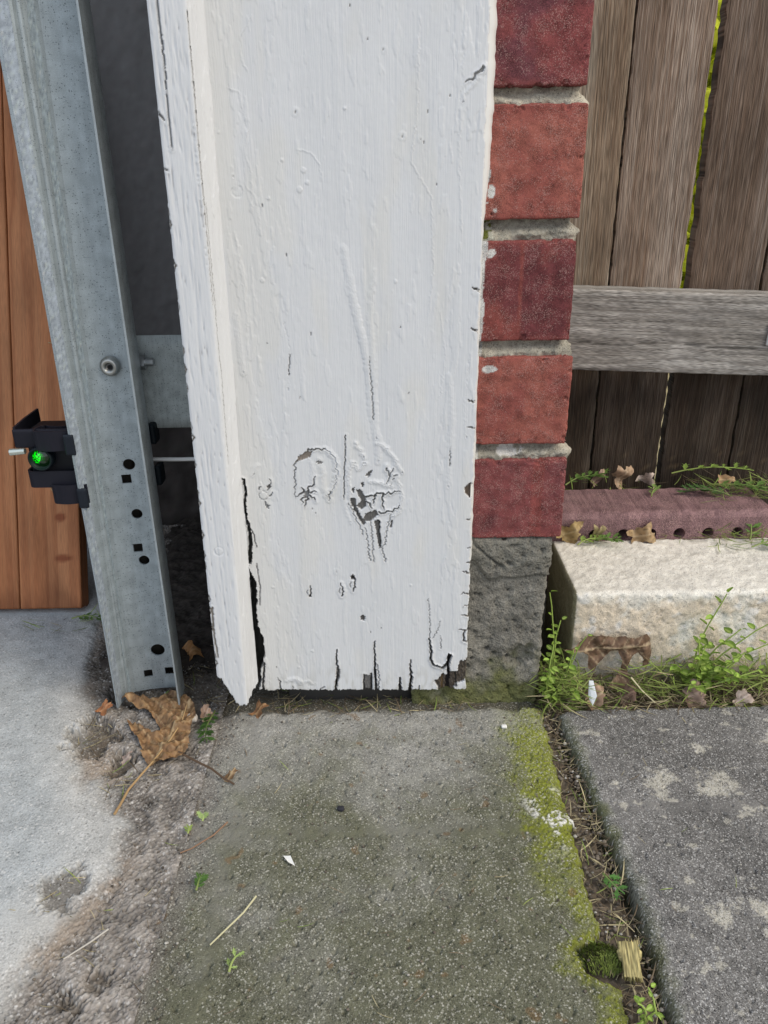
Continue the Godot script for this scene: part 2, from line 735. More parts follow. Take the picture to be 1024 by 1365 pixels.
# ================================================================== the scene
func _ready() -> void:
	setup_camera_and_light()
	setup_materials()
	build_ground()
	build_fence()
	build_pier()
	build_board()
	build_garage()
	build_track()
	build_sensor()
	build_back_bed()
	build_litter()


func setup_camera_and_light() -> void:
	var cam := Camera3D.new()
	cam.name = "camera"
	var p := deg_to_rad(24.0)
	var r := deg_to_rad(0.9)
	var fwd := Vector3(0, -sin(p), -cos(p))
	var up0 := Vector3(0, cos(p), -sin(p))
	var right := Vector3.RIGHT * cos(r) - up0 * sin(r)
	var up := Vector3.RIGHT * sin(r) + up0 * cos(r)
	cam.transform = Transform3D(Basis(right, up, -fwd), Vector3(0, 0.4176, 0.527))
	cam.fov = 67.33
	cam.near = 0.01
	cam.far = 300.0
	add_child(cam)
	cam.current = true
	var env := Environment.new()
	env.background_mode = Environment.BG_SKY
	var sky := Sky.new()
	var sk := ProceduralSkyMaterial.new()
	sk.sky_top_color = Color(0.82, 0.875, 0.95)
	sk.sky_horizon_color = Color(0.945, 0.955, 0.97)
	sk.sky_curve = 0.2
	sk.ground_bottom_color = Color(0.32, 0.32, 0.29)
	sk.ground_horizon_color = Color(0.6, 0.61, 0.6)
	sk.energy_multiplier = 1.0
	sky.sky_material = sk
	env.sky = sky
	env.tonemap_mode = Environment.TONE_MAPPER_LINEAR
	env.tonemap_exposure = 1.22
	env.sdfgi_enabled = true
	env.ssao_enabled = true
	env.ssil_enabled = true
	var we := WorldEnvironment.new()
	we.name = "environment"
	we.environment = env
	add_child(we)
	var sun := DirectionalLight3D.new()
	sun.name = "sun"
	sun.light_color = Color(1.0, 0.965, 0.91)
	sun.light_energy = 0.58
	sun.light_angular_distance = 30.0
	sun.shadow_enabled = true
	add_child(sun)
	sun.look_at_from_position(Vector3.ZERO, Vector3(-0.72, -0.78, -0.40))


func setup_materials() -> void:
	srgb_lut()
	var ct := concrete_tex(11, 0.14, 0.10, 0.68, L(0.60, 0.58, 0.52))
	var ct2 := concrete_tex(23, 0.10, 0.08, 0.55, L(0.80, 0.79, 0.77), 0.86)
	M.slab = overlay(mat(0.92, ct[0], ct[1], 0.05, 0.24), ct[2])
	var ct3 := concrete_tex(37, 0.17, 0.14, 0.85, L(0.60, 0.59, 0.57))
	M.dark_slab = overlay(mat(0.9, ct3[0], ct3[1], 0.05, 0.21), ct3[2])
	M.footing = mat(0.92, ct[0], ct[1], 0.09, 0.36)
	M.floor = overlay(mat(0.88, ct2[0], ct2[1], 0.045, 0.36), ct2[2])
	M.block = mat(0.92, ct2[0], ct2[1], 0.045, 0.3)
	M.mortar = mat(0.95, ct[0], ct[1], 0.10, 0.16)
	var bt := brick_tex(0.20)
	M.brick = overlay(mat(0.8, bt[0], bt[1], 0.025, 0.17), bt[2])
	M.paver = overlay(mat(0.85, bt[0], bt[1], 0.09, 0.3), bt[2])
	var wt := wood_tex(51, [L(0.35, 0.285, 0.225), L(0.58, 0.535, 0.475), L(0.17, 0.12, 0.085)], 34, 2.3)
	M.picket = mat(0.85, wt[0], wt[1], 0.09, 0.13)
	M.picket.uv1_scale = Vector3(1.0 / 0.13, 1.0 / 1.3, 1.0)
	var wr := wood_tex(57, [L(0.40, 0.38, 0.36), L(0.66, 0.645, 0.63), L(0.19, 0.175, 0.16)], 12, 2.4)
	M.rail = mat(0.85, wr[0], wr[1], 0.09, 0.12)
	M.rail.uv1_scale = Vector3(1.0 / 0.12, 1.0 / 0.5, 1.0)
	var wo := wood_tex(63, [L(0.48, 0.185, 0.075), L(0.54, 0.235, 0.105), L(0.33, 0.11, 0.042)], 9, 0.75)
	M.cedar = mat(0.6, wo[0], wo[1], 0.012, 0.16)
	M.cedar.uv1_scale = Vector3(1.0 / 0.16, 1.0 / 0.9, 1.0)
	M.paint = mat(0.45, null, brush_tex(), 0.026, 0.24)
	M.paint.metallic_specular = 0.4
	var zt := zinc_tex()
	M.zinc = mat(0.45, zt[0], zt[1], 0.008, 0.12)
	M.zinc.vertex_color_use_as_albedo = false
	M.zinc.albedo_color = Color(0.91, 0.945, 0.965)
	M.zinc.metallic = 0.3
	M.plate = mat(0.6, zt[0], zt[1], 0.008, 0.12)
	M.plate.vertex_color_use_as_albedo = false
	M.plate.albedo_color = Color(0.90, 0.925, 0.92)
	M.plate.uv1_triplanar = true
	M.plate.uv1_scale = Vector3.ONE / 0.09
	M.lip = mat(0.45, zt[0], zt[1], 0.01, 0.05)
	M.lip.metallic = 0.08
	M.plain = mat(0.8)
	M.leaf = mat(0.55)
	M.leaf.backlight_enabled = true
	M.leaf.backlight = Color(0.35, 0.4, 0.15)
	M.dry = mat(0.6)
	M.dry.backlight_enabled = true
	M.dry.backlight = Color(0.10, 0.07, 0.03)
	M.plastic = mat(0.5)
	M.steel = mat(0.3)
	M.steel.metallic = 0.8


# ------------------------------------------------------------------ ground
func slab_right(z: float) -> float:
	return 0.1306 - 0.03 * z


func build_ground() -> void:
	# wide sheets
	var g := Soup.new()
	g.quad(Vector3(-60, -0.06, -60), Vector3(60, -0.06, -60), Vector3(60, -0.06, 60), Vector3(-60, -0.06, 60), L(0.09, 0.075, 0.055))
	structure(put("ground", g.mesh(), M.plain))
	var dr := Soup.new()
	dr.quad(Vector3(-4, -0.012, 0.315), Vector3(4, -0.012, 0.315), Vector3(4, -0.012, 9), Vector3(-4, -0.012, 9), L(0.36, 0.35, 0.33))
	for i in dr.v.size():
		dr.uv[i] = Vector2(dr.v[i].x, dr.v[i].z)
	structure(put("driveway", dr.mesh(), M.slab))
	var lw := Soup.new()
	lw.quad(Vector3(0.1, -0.03, -12), Vector3(12, -0.03, -12), Vector3(12, -0.03, -0.30), Vector3(0.1, -0.03, -0.30), L(0.42, 0.35, 0.22))
	structure(put("dry_lawn", lw.mesh(), M.plain))

	# pavement slab before the board
	var big := nz(101, 9.0, 3)
	var mid := nz(102, 45.0, 3)
	var fine := nz(103, 320.0, 2)
	var edge := nz(104, 70.0, 3)
	var pits := nz(105, 130.0, 2)
	var s := Sheet.new(-0.152, 0.142, -0.32, 0.060, 0.0008)
	for j in s.nb:
		var z := -(s.b0 + j * s.st)
		var xr := slab_right(z) + 0.0035 * edge.get_noise_2d(3.0, z) + 0.004 * sm(0.19, 0.22, z) - 0.017 * sm(0.205, 0.222, z) * (1.0 - sm(0.232, 0.245, z))
		for i in s.na:
			var x := s.a0 + i * s.st
			var at := j * s.na + i
			var n1 := big.get_noise_2d(x, z)
			var n2 := mid.get_noise_2d(x, z)
			var n3 := fine.get_noise_2d(x, z)
			var pt := pits.get_noise_2d(x, z)
			var h := 0.0008 * n1 + 0.0006 * n2 + 0.00028 * n3
			if pt < -0.42:
				h -= (-0.42 - pt) * 0.006
			var ed := xr - x + 0.0015 * n2
			if ed < 0.010:
				h -= 0.0035 * pow(1.0 - clampf(ed / 0.010, 0.0, 1.0), 2.0)
			if ed < 0.0:
				h -= minf(0.022, -ed * 6.0)
			# the left side has worn away and runs into the garage floor
			var worn := sm(-0.118, -0.146, x + 0.010 * n1 + 0.006 * n2)
			h -= worn * (0.0012 + 0.0012 * n2)
			# the strip under the board lies lower and is full of dirt
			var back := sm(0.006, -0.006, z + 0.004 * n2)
			h -= back * 0.004
			s.h[at] = h
			# colour of the concrete, its algae and its moss
			var col := L(0.335, 0.33, 0.305)
			var algae := sm(-0.35, 0.42, n1 * 0.45 + n2 * 0.22 + (z - 0.09) * 3.4 + x * 1.0)
			col = col.lerp(L(0.152, 0.154, 0.102), algae * 0.92)
			col = col.lerp(L(0.42, 0.41, 0.395), sm(0.06, 0.015, z + 0.03 * n1 + 0.02 * n2) * sm(-0.135, -0.10, x) * 0.5)
			var moss := sm(0.052, 0.016, ed + 0.020 * n2 + 0.016 * n1) * sm(0.004, 0.034, z) * sm(0.215, 0.13, z + 0.02 * n2)
			moss = maxf(moss, sm(0.055, 0.0, ed + 0.02 * n1) * sm(0.03, 0.004, absf(z - 0.005)) * 0.75)
			moss = maxf(moss, 0.75 * sm(0.022, 0.004, ed + 0.012 * n2) * sm(0.1, 0.2, z))
			moss = clampf(moss * (0.95 + 0.9 * n3), 0.0, 1.0)
			col = col.lerp(L(0.27, 0.30, 0.035), moss * 0.97)
			s.h[at] += 0.0009 * moss * (0.5 + n3)
			var dust := sm(0.30, 0.46, n2 + 0.5 * n3) * sm(0.04, 0.018, ed)
			col = col.lerp(L(0.86, 0.85, 0.82), dust * sm(0.09, 0.10, z) * sm(0.16, 0.13, z))
			col = col.lerp(L(0.27, 0.245, 0.225), worn * 0.85)
			var rust := sm(0.54, 0.62, big.get_noise_2d(x * 4.0 + 3.0, z * 4.0 - 1.0)) * 0.5
			col = col.lerp(L(0.24, 0.14, 0.06), rust)
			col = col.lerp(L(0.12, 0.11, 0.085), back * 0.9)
			if ed < -0.001:
				col = L(0.09, 0.09, 0.04)
			s.c[at] = col * (1.0 + 0.16 * n2)
	structure(put("pavement_slab", s.mesh(0.0, true), M.slab))

	# the darker slab to the right
	var q := Sheet.new(0.136, 0.42, -0.32, 0.006, 0.0009)
	for j in q.nb:
		var z := -(q.b0 + j * q.st)
		var xl := 0.1432 + 0.060 * clampf(z, 0.0, 0.19) - 0.060 * maxf(0.0, z - 0.20) + 0.0016 * edge.get_noise_2d(9.0, z) + 0.003 * sm(0.008, 0.0, z)
		for i in q.na:
			var x := q.a0 + i * q.st
			var at := j * q.na + i
			var n1 := big.get_noise_2d(x + 5.0, z)
			var n2 := mid.get_noise_2d(x + 5.0, z)
			var n3 := fine.get_noise_2d(x + 5.0, z)
			var pt := pits.get_noise_2d(x + 5.0, z)
			var h := 0.0007 * n1 + 0.0005 * n2 + 0.00025 * n3
			if pt < -0.45:
				h -= (-0.45 - pt) * 0.005
			var ed := x - xl + 0.0012 * n2
			var eb := z - 0.0035 - 0.0030 * edge.get_noise_2d(x, 20.0) - 0.006 * sm(0.160, 0.142, x)
			var e := minf(ed, eb)
			if e < 0.006:
				h -= 0.0030 * pow(1.0 - clampf(e / 0.006, 0.0, 1.0), 2.0)
			if e < 0.0:
				h -= minf(0.024, -e * 7.0)
			q.h[at] = h
			var col := L(0.215, 0.208, 0.203)
			col *= 1.0 + 0.35 * n1 + 0.2 * n2
			col = col.lerp(L(0.36, 0.36, 0.36), sm(0.012, 0.003, ed + 0.008 * n2) * 0.55)
			var lichen := 0.8 * sm(0.47, 0.54, mid.get_noise_2d(x * 0.9 + 41.0, z * 1.2 + 7.0) + 0.25 * n1 + 0.16 * n3)
			for w in [[0.203, 0.087, 0.012], [0.239, 0.092, 0.017], [0.257, 0.118, 0.008], [0.205, 0.198, 0.012], [0.228, 0.203, 0.011], [0.245, 0.055, 0.008]]:
				var d: float = Vector2(x - w[0], (z - w[1]) * 1.2).length()
				lichen = maxf(lichen, sm(w[2], w[2] * 0.4, d + 0.014 * n2 + 0.007 * n3))
			col = col.lerp(L(0.66, 0.63, 0.55), lichen * 0.8)
			var moss := sm(0.010, 0.0, ed + 0.006 * n2) * (0.55 + 0.5 * n1)
			col = col.lerp(L(0.135, 0.145, 0.045), clampf(moss, 0.0, 0.9))
			if ed < -0.0015:
				col = L(0.12, 0.12, 0.045)
			q.c[at] = col
	structure(put("pavement_slab", q.mesh(0.002, true), M.dark_slab))

	# garage floor, its edge eaten away
	var f := Sheet.new(-0.50, -0.138, -0.32, 0.38, 0.00105)
	var speck := nz(106, 620.0, 2)
	var pitc := [[-0.239, 0.030, 0.024, 0.008], [-0.208, 0.177, 0.016, 0.0032], [-0.205, 0.06, 0.014, 0.006], [-0.23, -0.035, 0.02, 0.007], [-0.17, 0.24, 0.012, 0.003]]
	for j in f.nb:
		var z := -(f.b0 + j * f.st)
		var bx: float
		if z < 0.0:
			bx = lerpf(-0.262, -0.30, clampf(-z / 0.16, 0.0, 1.0))
		elif z < 0.16:
			bx = lerpf(-0.262, -0.190, z / 0.16)
		else:
			bx = lerpf(-0.190, -0.245, clampf((z - 0.16) / 0.14, 0.0, 1.0))
		for i in f.na:
			var x := f.a0 + i * f.st
			var at := j * f.na + i
			var n1 := big.get_noise_2d(x + 9.0, z)
			var n2 := mid.get_noise_2d(x + 9.0, z)
			var n3 := fine.get_noise_2d(x + 9.0, z)
			var wear := sm(-0.008, 0.022, x - bx + 0.022 * n1 + 0.012 * n2)
			var h := 0.004 * (1.0 - wear) + 0.0009 * n1 + (0.0004 + 0.0020 * wear) * n2 + (0.00015 + 0.0006 * wear) * n3
			var col := L(0.50, 0.53, 0.555)
			col = col.lerp(L(0.62, 0.61, 0.595), sm(-0.05, -0.004, x - bx + 0.02 * n1) * 0.75)
			col *= 1.0 + 0.12 * n1 + 0.12 * n2
			var n4 := speck.get_noise_2d(x, z)
			var raw := L(0.265, 0.242, 0.225) * (1.0 + 0.40 * n1 + 0.6 * n2 + 0.45 * n3 + 0.45 * n4)
			raw = raw.lerp(L(0.55, 0.53, 0.50), 0.8 * sm(0.38, 0.55, n4) * sm(-0.3, 0.3, n2))
			h -= wear * 0.0012 * sm(0.2, 0.5, -n3 - 0.5 * n2)
			col = col.lerp(raw, wear)
			var tan_ := sm(0.0, 0.012, x - bx + 0.015 * n1) * sm(0.035, 0.016, x - bx + 0.015 * n1) * sm(0.1, 0.4, n1 + n2 * 0.5 + 0.25)
			col = col.lerp(L(0.42, 0.33, 0.255), tan_ * 0.5)
			for w in pitc:
				var d: float = Vector2(x - w[0], (z - w[1]) * 0.8).length() + 0.011 * n2 + 0.004 * n3
				var k := sm(w[2], w[2] * 0.5, d)
				h -= k * w[3]
				col = col.lerp(L(0.12, 0.10, 0.08), k * 0.7)
			# dirty floor under the track; behind it the recess darkness is painted on
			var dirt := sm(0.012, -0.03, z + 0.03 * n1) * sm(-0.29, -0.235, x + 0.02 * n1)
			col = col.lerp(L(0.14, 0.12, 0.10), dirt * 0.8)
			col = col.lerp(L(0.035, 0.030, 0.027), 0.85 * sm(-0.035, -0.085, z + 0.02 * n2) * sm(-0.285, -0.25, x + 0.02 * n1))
			f.h[at] = h
			f.c[at] = col
	structure(put("garage_floor", f.mesh(0.0, true), M.floor))

	var db := Sheet.new(-0.36, -0.085, 0.03, 0.40, 0.002)  # near-black sheet added behind the track, the recess shade in its colour
	for j in db.nb:
		var z := -(db.b0 + j * db.st)
		for i in db.na:
			var x := db.a0 + i * db.st
			var n1 := big.get_noise_2d(x + 3.0, z)
			var n2 := mid.get_noise_2d(x + 3.0, z)
			var n3 := fine.get_noise_2d(x + 3.0, z)
			var inn := sm(-0.045, -0.075, z + 0.018 * n1) * sm(-0.29, -0.245, x + 0.02 * n1)
			db.h[j * db.na + i] = -0.010 + 0.016 * inn + 0.003 * n2 + 0.0012 * n3
			db.c[j * db.na + i] = L(0.042, 0.035, 0.030) * (1.0 + 0.5 * n2 + 0.6 * n3)
	structure(put("soil", db.mesh(0.0, true), M.plain))

	# dirt in the joint between the two slabs, and in the bed behind the right slab
	var d := Sheet.new(0.110, 0.50, -0.40, 0.060, 0.0016)
	for j in d.nb:
		var z := -(d.b0 + j * d.st)
		for i in d.na:
			var x := d.a0 + i * d.st
			var n2 := mid.get_noise_2d(x + 2.0, z)
			var n3 := fine.get_noise_2d(x + 2.0, z)
			var h := -0.0075 + 0.0022 * n2 + 0.0013 * n3 - 0.010 * sm(-0.012, -0.002, x - 0.1432 - 0.06 * clampf(z, 0.0, 0.19) + 0.002 * n2) * sm(0.0, 0.03, z)
			d.h[j * d.na + i] = h
			d.c[j * d.na + i] = L(0.125, 0.10, 0.075) * (1.0 + 0.5 * n2 + 0.5 * n3)
	structure(put("soil", d.mesh(0.0, true), M.plain))


# ------------------------------------------------------------------ fence
func build_fence() -> void:
	var fence := thing("wooden_fence", "weathered grey-brown picket fence with a horizontal rail behind the brick pier", "fence")
	var big := nz(201, 14.0, 3)
	var fine := nz(202, 160.0, 2)
	var edges := [[0.080, 0.1495], [0.1515, 0.2225], [0.2250, 0.2940], [0.3022, 0.3715], [0.3745, 0.446], [0.4485, 0.52], [0.523, 0.595], [0.598, 0.67]]
	for k in edges.size():
		var e: Array = edges[k]
		var off := k * 0.31
		var tone := [L(0.80, 0.76, 0.70), L(0.80, 0.75, 0.68), L(0.74, 0.67, 0.63), L(0.50, 0.45, 0.43), L(0.46, 0.42, 0.40), L(0.5, 0.46, 0.43), L(0.4, 0.36, 0.34), L(0.5, 0.46, 0.42)][k] as Color
		var rows := []
		var cols := []
		var uvs := []
		var x0: float = e[0]
		var x1: float = e[1]
		var ny := 260
		for j in ny + 1:
			var y := lerpf(-0.02, 1.7, pow(float(j) / ny, 1.5))
			var row := []
			var cl := []
			var uv := []
			var lean := 0.0032 * (0.3 - y) * (1.0 if k == 2 else 0.25)
			var l := x0 + 0.0012 * big.get_noise_2d(off, y * 3.0) + (lean * 2.2 if k == 3 else lean * 0.3)
			var r := x1 + 0.0012 * big.get_noise_2d(off + 5.0, y * 3.0) + (lean if k == 2 else lean * 0.3)
			var m := 14
			if k == 3:
				l += 0.0011 * fine.get_noise_2d(3.0, y * 1.6) - 0.0016 * sm(0.25, 0.23, y)
			if k == 2:
				r += 0.0008 * fine.get_noise_2d(8.0, y * 1.6)
			for i in m + 5:
				var t := clampf((i - 2.0) / m, 0.0, 1.0)
				var x := lerpf(l, r, t)
				var z := -0.25 + 0.0006 * big.get_noise_2d(x * 2.0, y)
				if i == 0:
					z = -0.2645
				elif i == m + 4:
					z = -0.2645
				elif i == 1 or i == m + 3:
					z -= 0.0012
				row.append(Vector3(x, y, z))
				uv.append(Vector2(x - x0 + off, y + 0.03 + (0.65 if k % 2 == 1 else 0.0)))
				var n := big.get_noise_2d(x + off, y * 0.6)
				# damp lower ends, rail shade painted in, with an uneven upper edge
				var damp_shade := sm(0.275, 0.205, y + 0.03 * big.get_noise_2d(x * 1.5 + off, y * 0.4))
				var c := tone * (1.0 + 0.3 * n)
				c = c.lerp(L(0.13, 0.11, 0.095) * (1.0 + 0.6 * n), damp_shade * 0.93)
				c = c.lerp(L(0.5, 0.42, 0.30), sm(0.45, 0.6, fine.get_noise_2d(x * 0.6 + off, y * 0.9)) * sm(0.16, 0.11, y) * 0.5)
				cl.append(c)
			rows.append(row)
			cols.append(cl)
			uvs.append(uv)
		var s := Soup.new()
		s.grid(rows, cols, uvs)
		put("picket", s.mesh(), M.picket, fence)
	# rail
	var rb := nz(203, 40.0, 3)
	var rf := nz(205, 300.0, 2)
	var rail := rough_box(Vector3(0.05, 0.236, -0.2475), Vector3(0.68, 0.3125, -0.2125), 0.003, 0.0022, func(p: Vector3, n: Vector3) -> float:
		return 0.0006 * rb.get_noise_2d(p.x, p.y * 8.0) + 0.0005 * rf.get_noise_2d(p.x * 0.1, p.y) - 0.0016 * sm(0.0011, 0.0, absf(p.y - 0.263 - 0.003 * rb.get_noise_2d(p.x * 0.4, 1.0))) * n.z * sm(0.2, 0.26, p.x), func(p: Vector3, _n: Vector3) -> Color:
		var c := L(0.78, 0.765, 0.74) * (1.0 + 0.35 * rb.get_noise_2d(p.x * 0.5, p.y * 2.0))
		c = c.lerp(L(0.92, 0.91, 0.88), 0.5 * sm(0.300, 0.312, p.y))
		return c.lerp(L(0.10, 0.09, 0.08), 0.75 * sm(0.0012, 0.0004, absf(p.y - 0.263 - 0.003 * rb.get_noise_2d(p.x * 0.4, 1.0)))), "XxYyZz", true)
	var ro := put("rail", rail, M.rail, fence)
	ro.rotation.z = -0.046
	ro.position = Vector3(0.0, 0.0085, 0.0)
	var br := rough_box(Vector3(0.3570, 0.266, -0.2122), Vector3(0.42, 0.288, -0.2095), 0.0011, 0.002, no_disp, flat_tint(L(0.55, 0.57, 0.58)))
	var bo := put("metal_bracket", br, M.plain, fence)
	bo.rotation.z = -0.046
	bo.position = Vector3(0.0, 0.0085, 0.0)
	bo.set_meta("label", "pale grey metal bracket on the fence rail")
	# a hedge beyond, its sunlight put into the leaf colour
	var hedge := thing("hedge", "bright yellow-green hedge seen through the gap between the pickets", "hedge")
	var rng := RandomNumberGenerator.new()
	rng.seed = 77
	var where := []
	var tints := []
	for k in 17000:
		var p := Vector3(rng.randf_range(0.0, 2.3), rng.randf_range(0.0, 1.9), -1.55 - rng.randf() * 0.4 + 0.1 * sin(k * 0.37))
		var b := Basis.from_euler(Vector3(rng.randf_range(-1.4, 1.4), rng.randf_range(0, TAU), rng.randf_range(-1, 1)))
		where.append(Transform3D(b.scaled(Vector3.ONE * rng.randf_range(0.8, 1.5)), p))
		tints.append(L(1, 1, 1) * rng.randf_range(0.75, 1.2))
	scatter("foliage", leaflet_mesh(0.065, 0.036, 0.2, L(0.78, 0.82, 0.07), L(0.85, 0.88, 0.16)), M.leaf, where, tints, hedge)
	var st := Soup.new()
	for k in 9:
		var x := 0.2 + k * 0.35
		st.tube([Vector3(x, -0.06, -1.8), Vector3(x + 0.04, 0.7, -1.82), Vector3(x - 0.02, 1.6, -1.78)], 0.012, 0.004, 6, L(0.16, 0.11, 0.07))
	put("stem", st.mesh(), M.plain, hedge)


# ------------------------------------------------------------------ brick pier
func build_pier() -> void:
	var pier := thing("brick_pier", "red brick pier with recessed grey mortar joints beside the white board", "brick pier")
	var big := nz(301, 22.0, 3)
	var mid := nz(302, 90.0, 3)
	var fine := nz(303, 420.0, 2)
	# [bottom, top, right edge, colour, second colour, marks]
	var rows := [
		[0.1555, 0.2203, 0.1367, L(0.28, 0.082, 0.080), L(0.20, 0.064, 0.068)],
		[0.2318, 0.2967, 0.1345, L(0.40, 0.128, 0.098), L(0.33, 0.097, 0.080)],
		[0.3075, 0.3737, 0.1308, L(0.21, 0.058, 0.060), L(0.30, 0.082, 0.070)],
		[0.3867, 0.4536, 0.1308, L(0.43, 0.142, 0.108), L(0.36, 0.108, 0.086)],
		[0.4630, 0.5290, 0.1288, L(0.20, 0.064, 0.074), L(0.28, 0.074, 0.072)],
		[0.5390, 0.6050, 0.1285, L(0.45, 0.14, 0.11), L(0.40, 0.12, 0.10)],
		[0.6150, 0.6810, 0.1285, L(0.36, 0.11, 0.10), L(0.42, 0.12, 0.10)],
		[0.6910, 0.7570, 0.1285, L(0.45, 0.14, 0.11), L(0.36, 0.11, 0.10)],
		[0.7670, 0.8330, 0.1285, L(0.40, 0.12, 0.11), L(0.42, 0.12, 0.10)],
		[0.8430, 0.9090, 0.1285, L(0.45, 0.14, 0.11), L(0.40, 0.12, 0.10)],
	]
	var spots := [[0.0725, 0.4035, 0.0028, 0.0042], [0.0752, 0.3925, 0.0011, 0.0013], [0.0762, 0.288, 0.0058, 0.0026], [0.0735, 0.366, 0.003, 0.003], [0.0975, 0.2262, 0.0, 0.0]]
	for k in rows.size():
		var r: Array = rows[k]
		var c0: Color = r[3]
		var c1: Color = r[4]
		var sd := k * 3.7
		var step := 0.0008 if k < 5 else 0.003
		var b := rough_box(Vector3(0.040, r[0], -0.20), Vector3(r[2], r[1], -0.008), 0.0016, step, func(p: Vector3, _n: Vector3) -> float:
			var d := 0.0006 * big.get_noise_3d(p.x + sd, p.y, p.z) + 0.0005 * mid.get_noise_3d(p.x + sd, p.y, p.z) + 0.00018 * fine.get_noise_3d(p.x, p.y, p.z)
			var e := minf(minf(p.y - r[0], r[1] - p.y), r[2] - p.x)
			if e < 0.004 and mid.get_noise_3d(p.x * 0.8 + sd, p.y * 0.8, p.z) > 0.20 + e * 50.0:
				d -= 0.0008 + 0.0010 * absf(fine.get_noise_3d(p.x * 0.6, p.y * 0.6, p.z))
			return d, func(p: Vector3, _n: Vector3) -> Color:
			var n1 := big.get_noise_3d(p.x + sd, p.y * 0.8, p.z)
			var n2 := mid.get_noise_3d(p.x + sd, p.y, p.z)
			var c := c0.lerp(c1, sm(-0.2, 0.3, n1 + 0.2 * n2))
			if k == 2 and p.x > 0.0935 + 0.0012 * n2:
				c = c.lerp(L(0.175, 0.048, 0.052), 0.7 * sm(0.363, 0.355, p.y + 0.006 * n1))
				c = c.lerp(L(0.32, 0.085, 0.07), 0.8 * sm(0.0020, 0.0006, absf(p.x - 0.0945)))
			if k == 0 and absf(p.x - 0.1165 - 0.003 * n1) < 0.0042:
				c = c.lerp(L(0.33, 0.085, 0.072), 0.6)
			c = c * (1.0 + 0.10 * n2 + 0.10 * fine.get_noise_3d(p.x, p.y, p.z))
			c = c.lerp(L(0.34, 0.09, 0.075), 0.5 * sm(0.006, 0.0, minf(p.y - r[0], r[1] - p.y) + 0.003 * n2))
			# paint carried over from the board
			var ragged := 0.0702 + 0.0012 * n2 + 0.0022 * n1 - 0.0032 * sm(0.34, 0.28, p.y)
			if k == 3:
				ragged = 0.0672 + 0.0030 * sm(-0.1, 0.25, n2) - 0.002 * n1
			if p.x < ragged and p.z > -0.02:
				c = L(0.76, 0.765, 0.76)
			for w in spots:
				if w[2] > 0.0 and Vector2((p.x - w[0]) / w[2], (p.y - w[1]) / w[3]).length() + 0.35 * n2 < 1.0 and p.z > -0.02:
					c = L(0.80, 0.79, 0.76)
			return c, "XYyZ" if k < 5 else "XYyZz", false, 26 if k < 5 else 0)
		put("brick", b, M.brick, pier)
	# mortar: one recessed bed in each joint
	var joints := [[0.2185, 0.2335, 0.1338], [0.2950, 0.3092, 0.1300], [0.3718, 0.3885, 0.1268], [0.4518, 0.4648, 0.1262], [0.5272, 0.5408, 0.126], [0.6032, 0.6168, 0.126], [0.6792, 0.6928, 0.126], [0.7552, 0.7688, 0.126], [0.8312, 0.8448, 0.126]]
	for k in joints.size():
		var jt: Array = joints[k]
		var sd := k * 2.3
		var mesh := rough_box(Vector3(0.042, jt[0], -0.19), Vector3(jt[2], jt[1], -0.0180), 0.002, 0.0008 if k < 4 else 0.004, func(p: Vector3, _n: Vector3) -> float:
			return 0.0036 * mid.get_noise_3d(p.x * 0.7 + sd, p.y, p.z) + 0.0010 * fine.get_noise_3d(p.x, p.y, p.z) + 0.0065 * sm(0.0, -0.008, p.y - lerpf(jt[0], jt[1], 0.8)), func(p: Vector3, _n: Vector3) -> Color:
			var n1 := big.get_noise_3d(p.x * 2.0 + sd, p.y * 2.0, p.z)
			var n2 := mid.get_noise_3d(p.x + sd, p.y, p.z)
			var c := L(0.72, 0.665, 0.555) * (1.0 + 0.3 * n1 + 0.3 * n2)
			if k <= 2:
				c = c.lerp(L(0.27, 0.26, 0.225), 0.65 * sm(-0.25, 0.3, n1 + 0.3 * n2 + 0.1))
			if k == 0 and Vector2((p.x - 0.0915) / 0.011, (p.y - 0.2262) / 0.006).length() + 0.7 * n2 < 0.8:
				c = L(0.82, 0.80, 0.77)
			if p.x < 0.0705 + 0.002 * n2:
				c = L(0.74, 0.74, 0.71)
			if k == 2 and p.x < 0.074 + 0.003 * n2:
				c = L(0.20, 0.22, 0.05) if n2 < 0.1 else L(0.6, 0.59, 0.5)
			return c, "XYyZ", false, 20)
		put("mortar_joint", mesh, M.mortar, pier)
	# caulk bead between board and bricks
	var cb := Soup.new()
	var rws := []
	var cls := []
	for j in 260:
		var y := 0.14 + 0.0032 * j
		var w := 0.0010 + 0.0010 * mid.get_noise_2d(y, 3.0) + 0.0036 * sm(0.37, 0.44, y)
		rws.append([Vector3(0.0645, y, -0.0005), Vector3(0.0665 + w * 0.4, y, -0.0022), Vector3(0.0668 + w, y, -0.0078), Vector3(0.0665 + w, y, -0.012)])
		cls.append(L(0.78, 0.78, 0.76))
	cb.grid(rws, cls)
	put("caulk_bead", cb.mesh(), M.paint, pier)
	# footing under the bricks
	var foot := thing("concrete_footing", "rough mossy grey concrete footing under the lowest red brick", "footing")
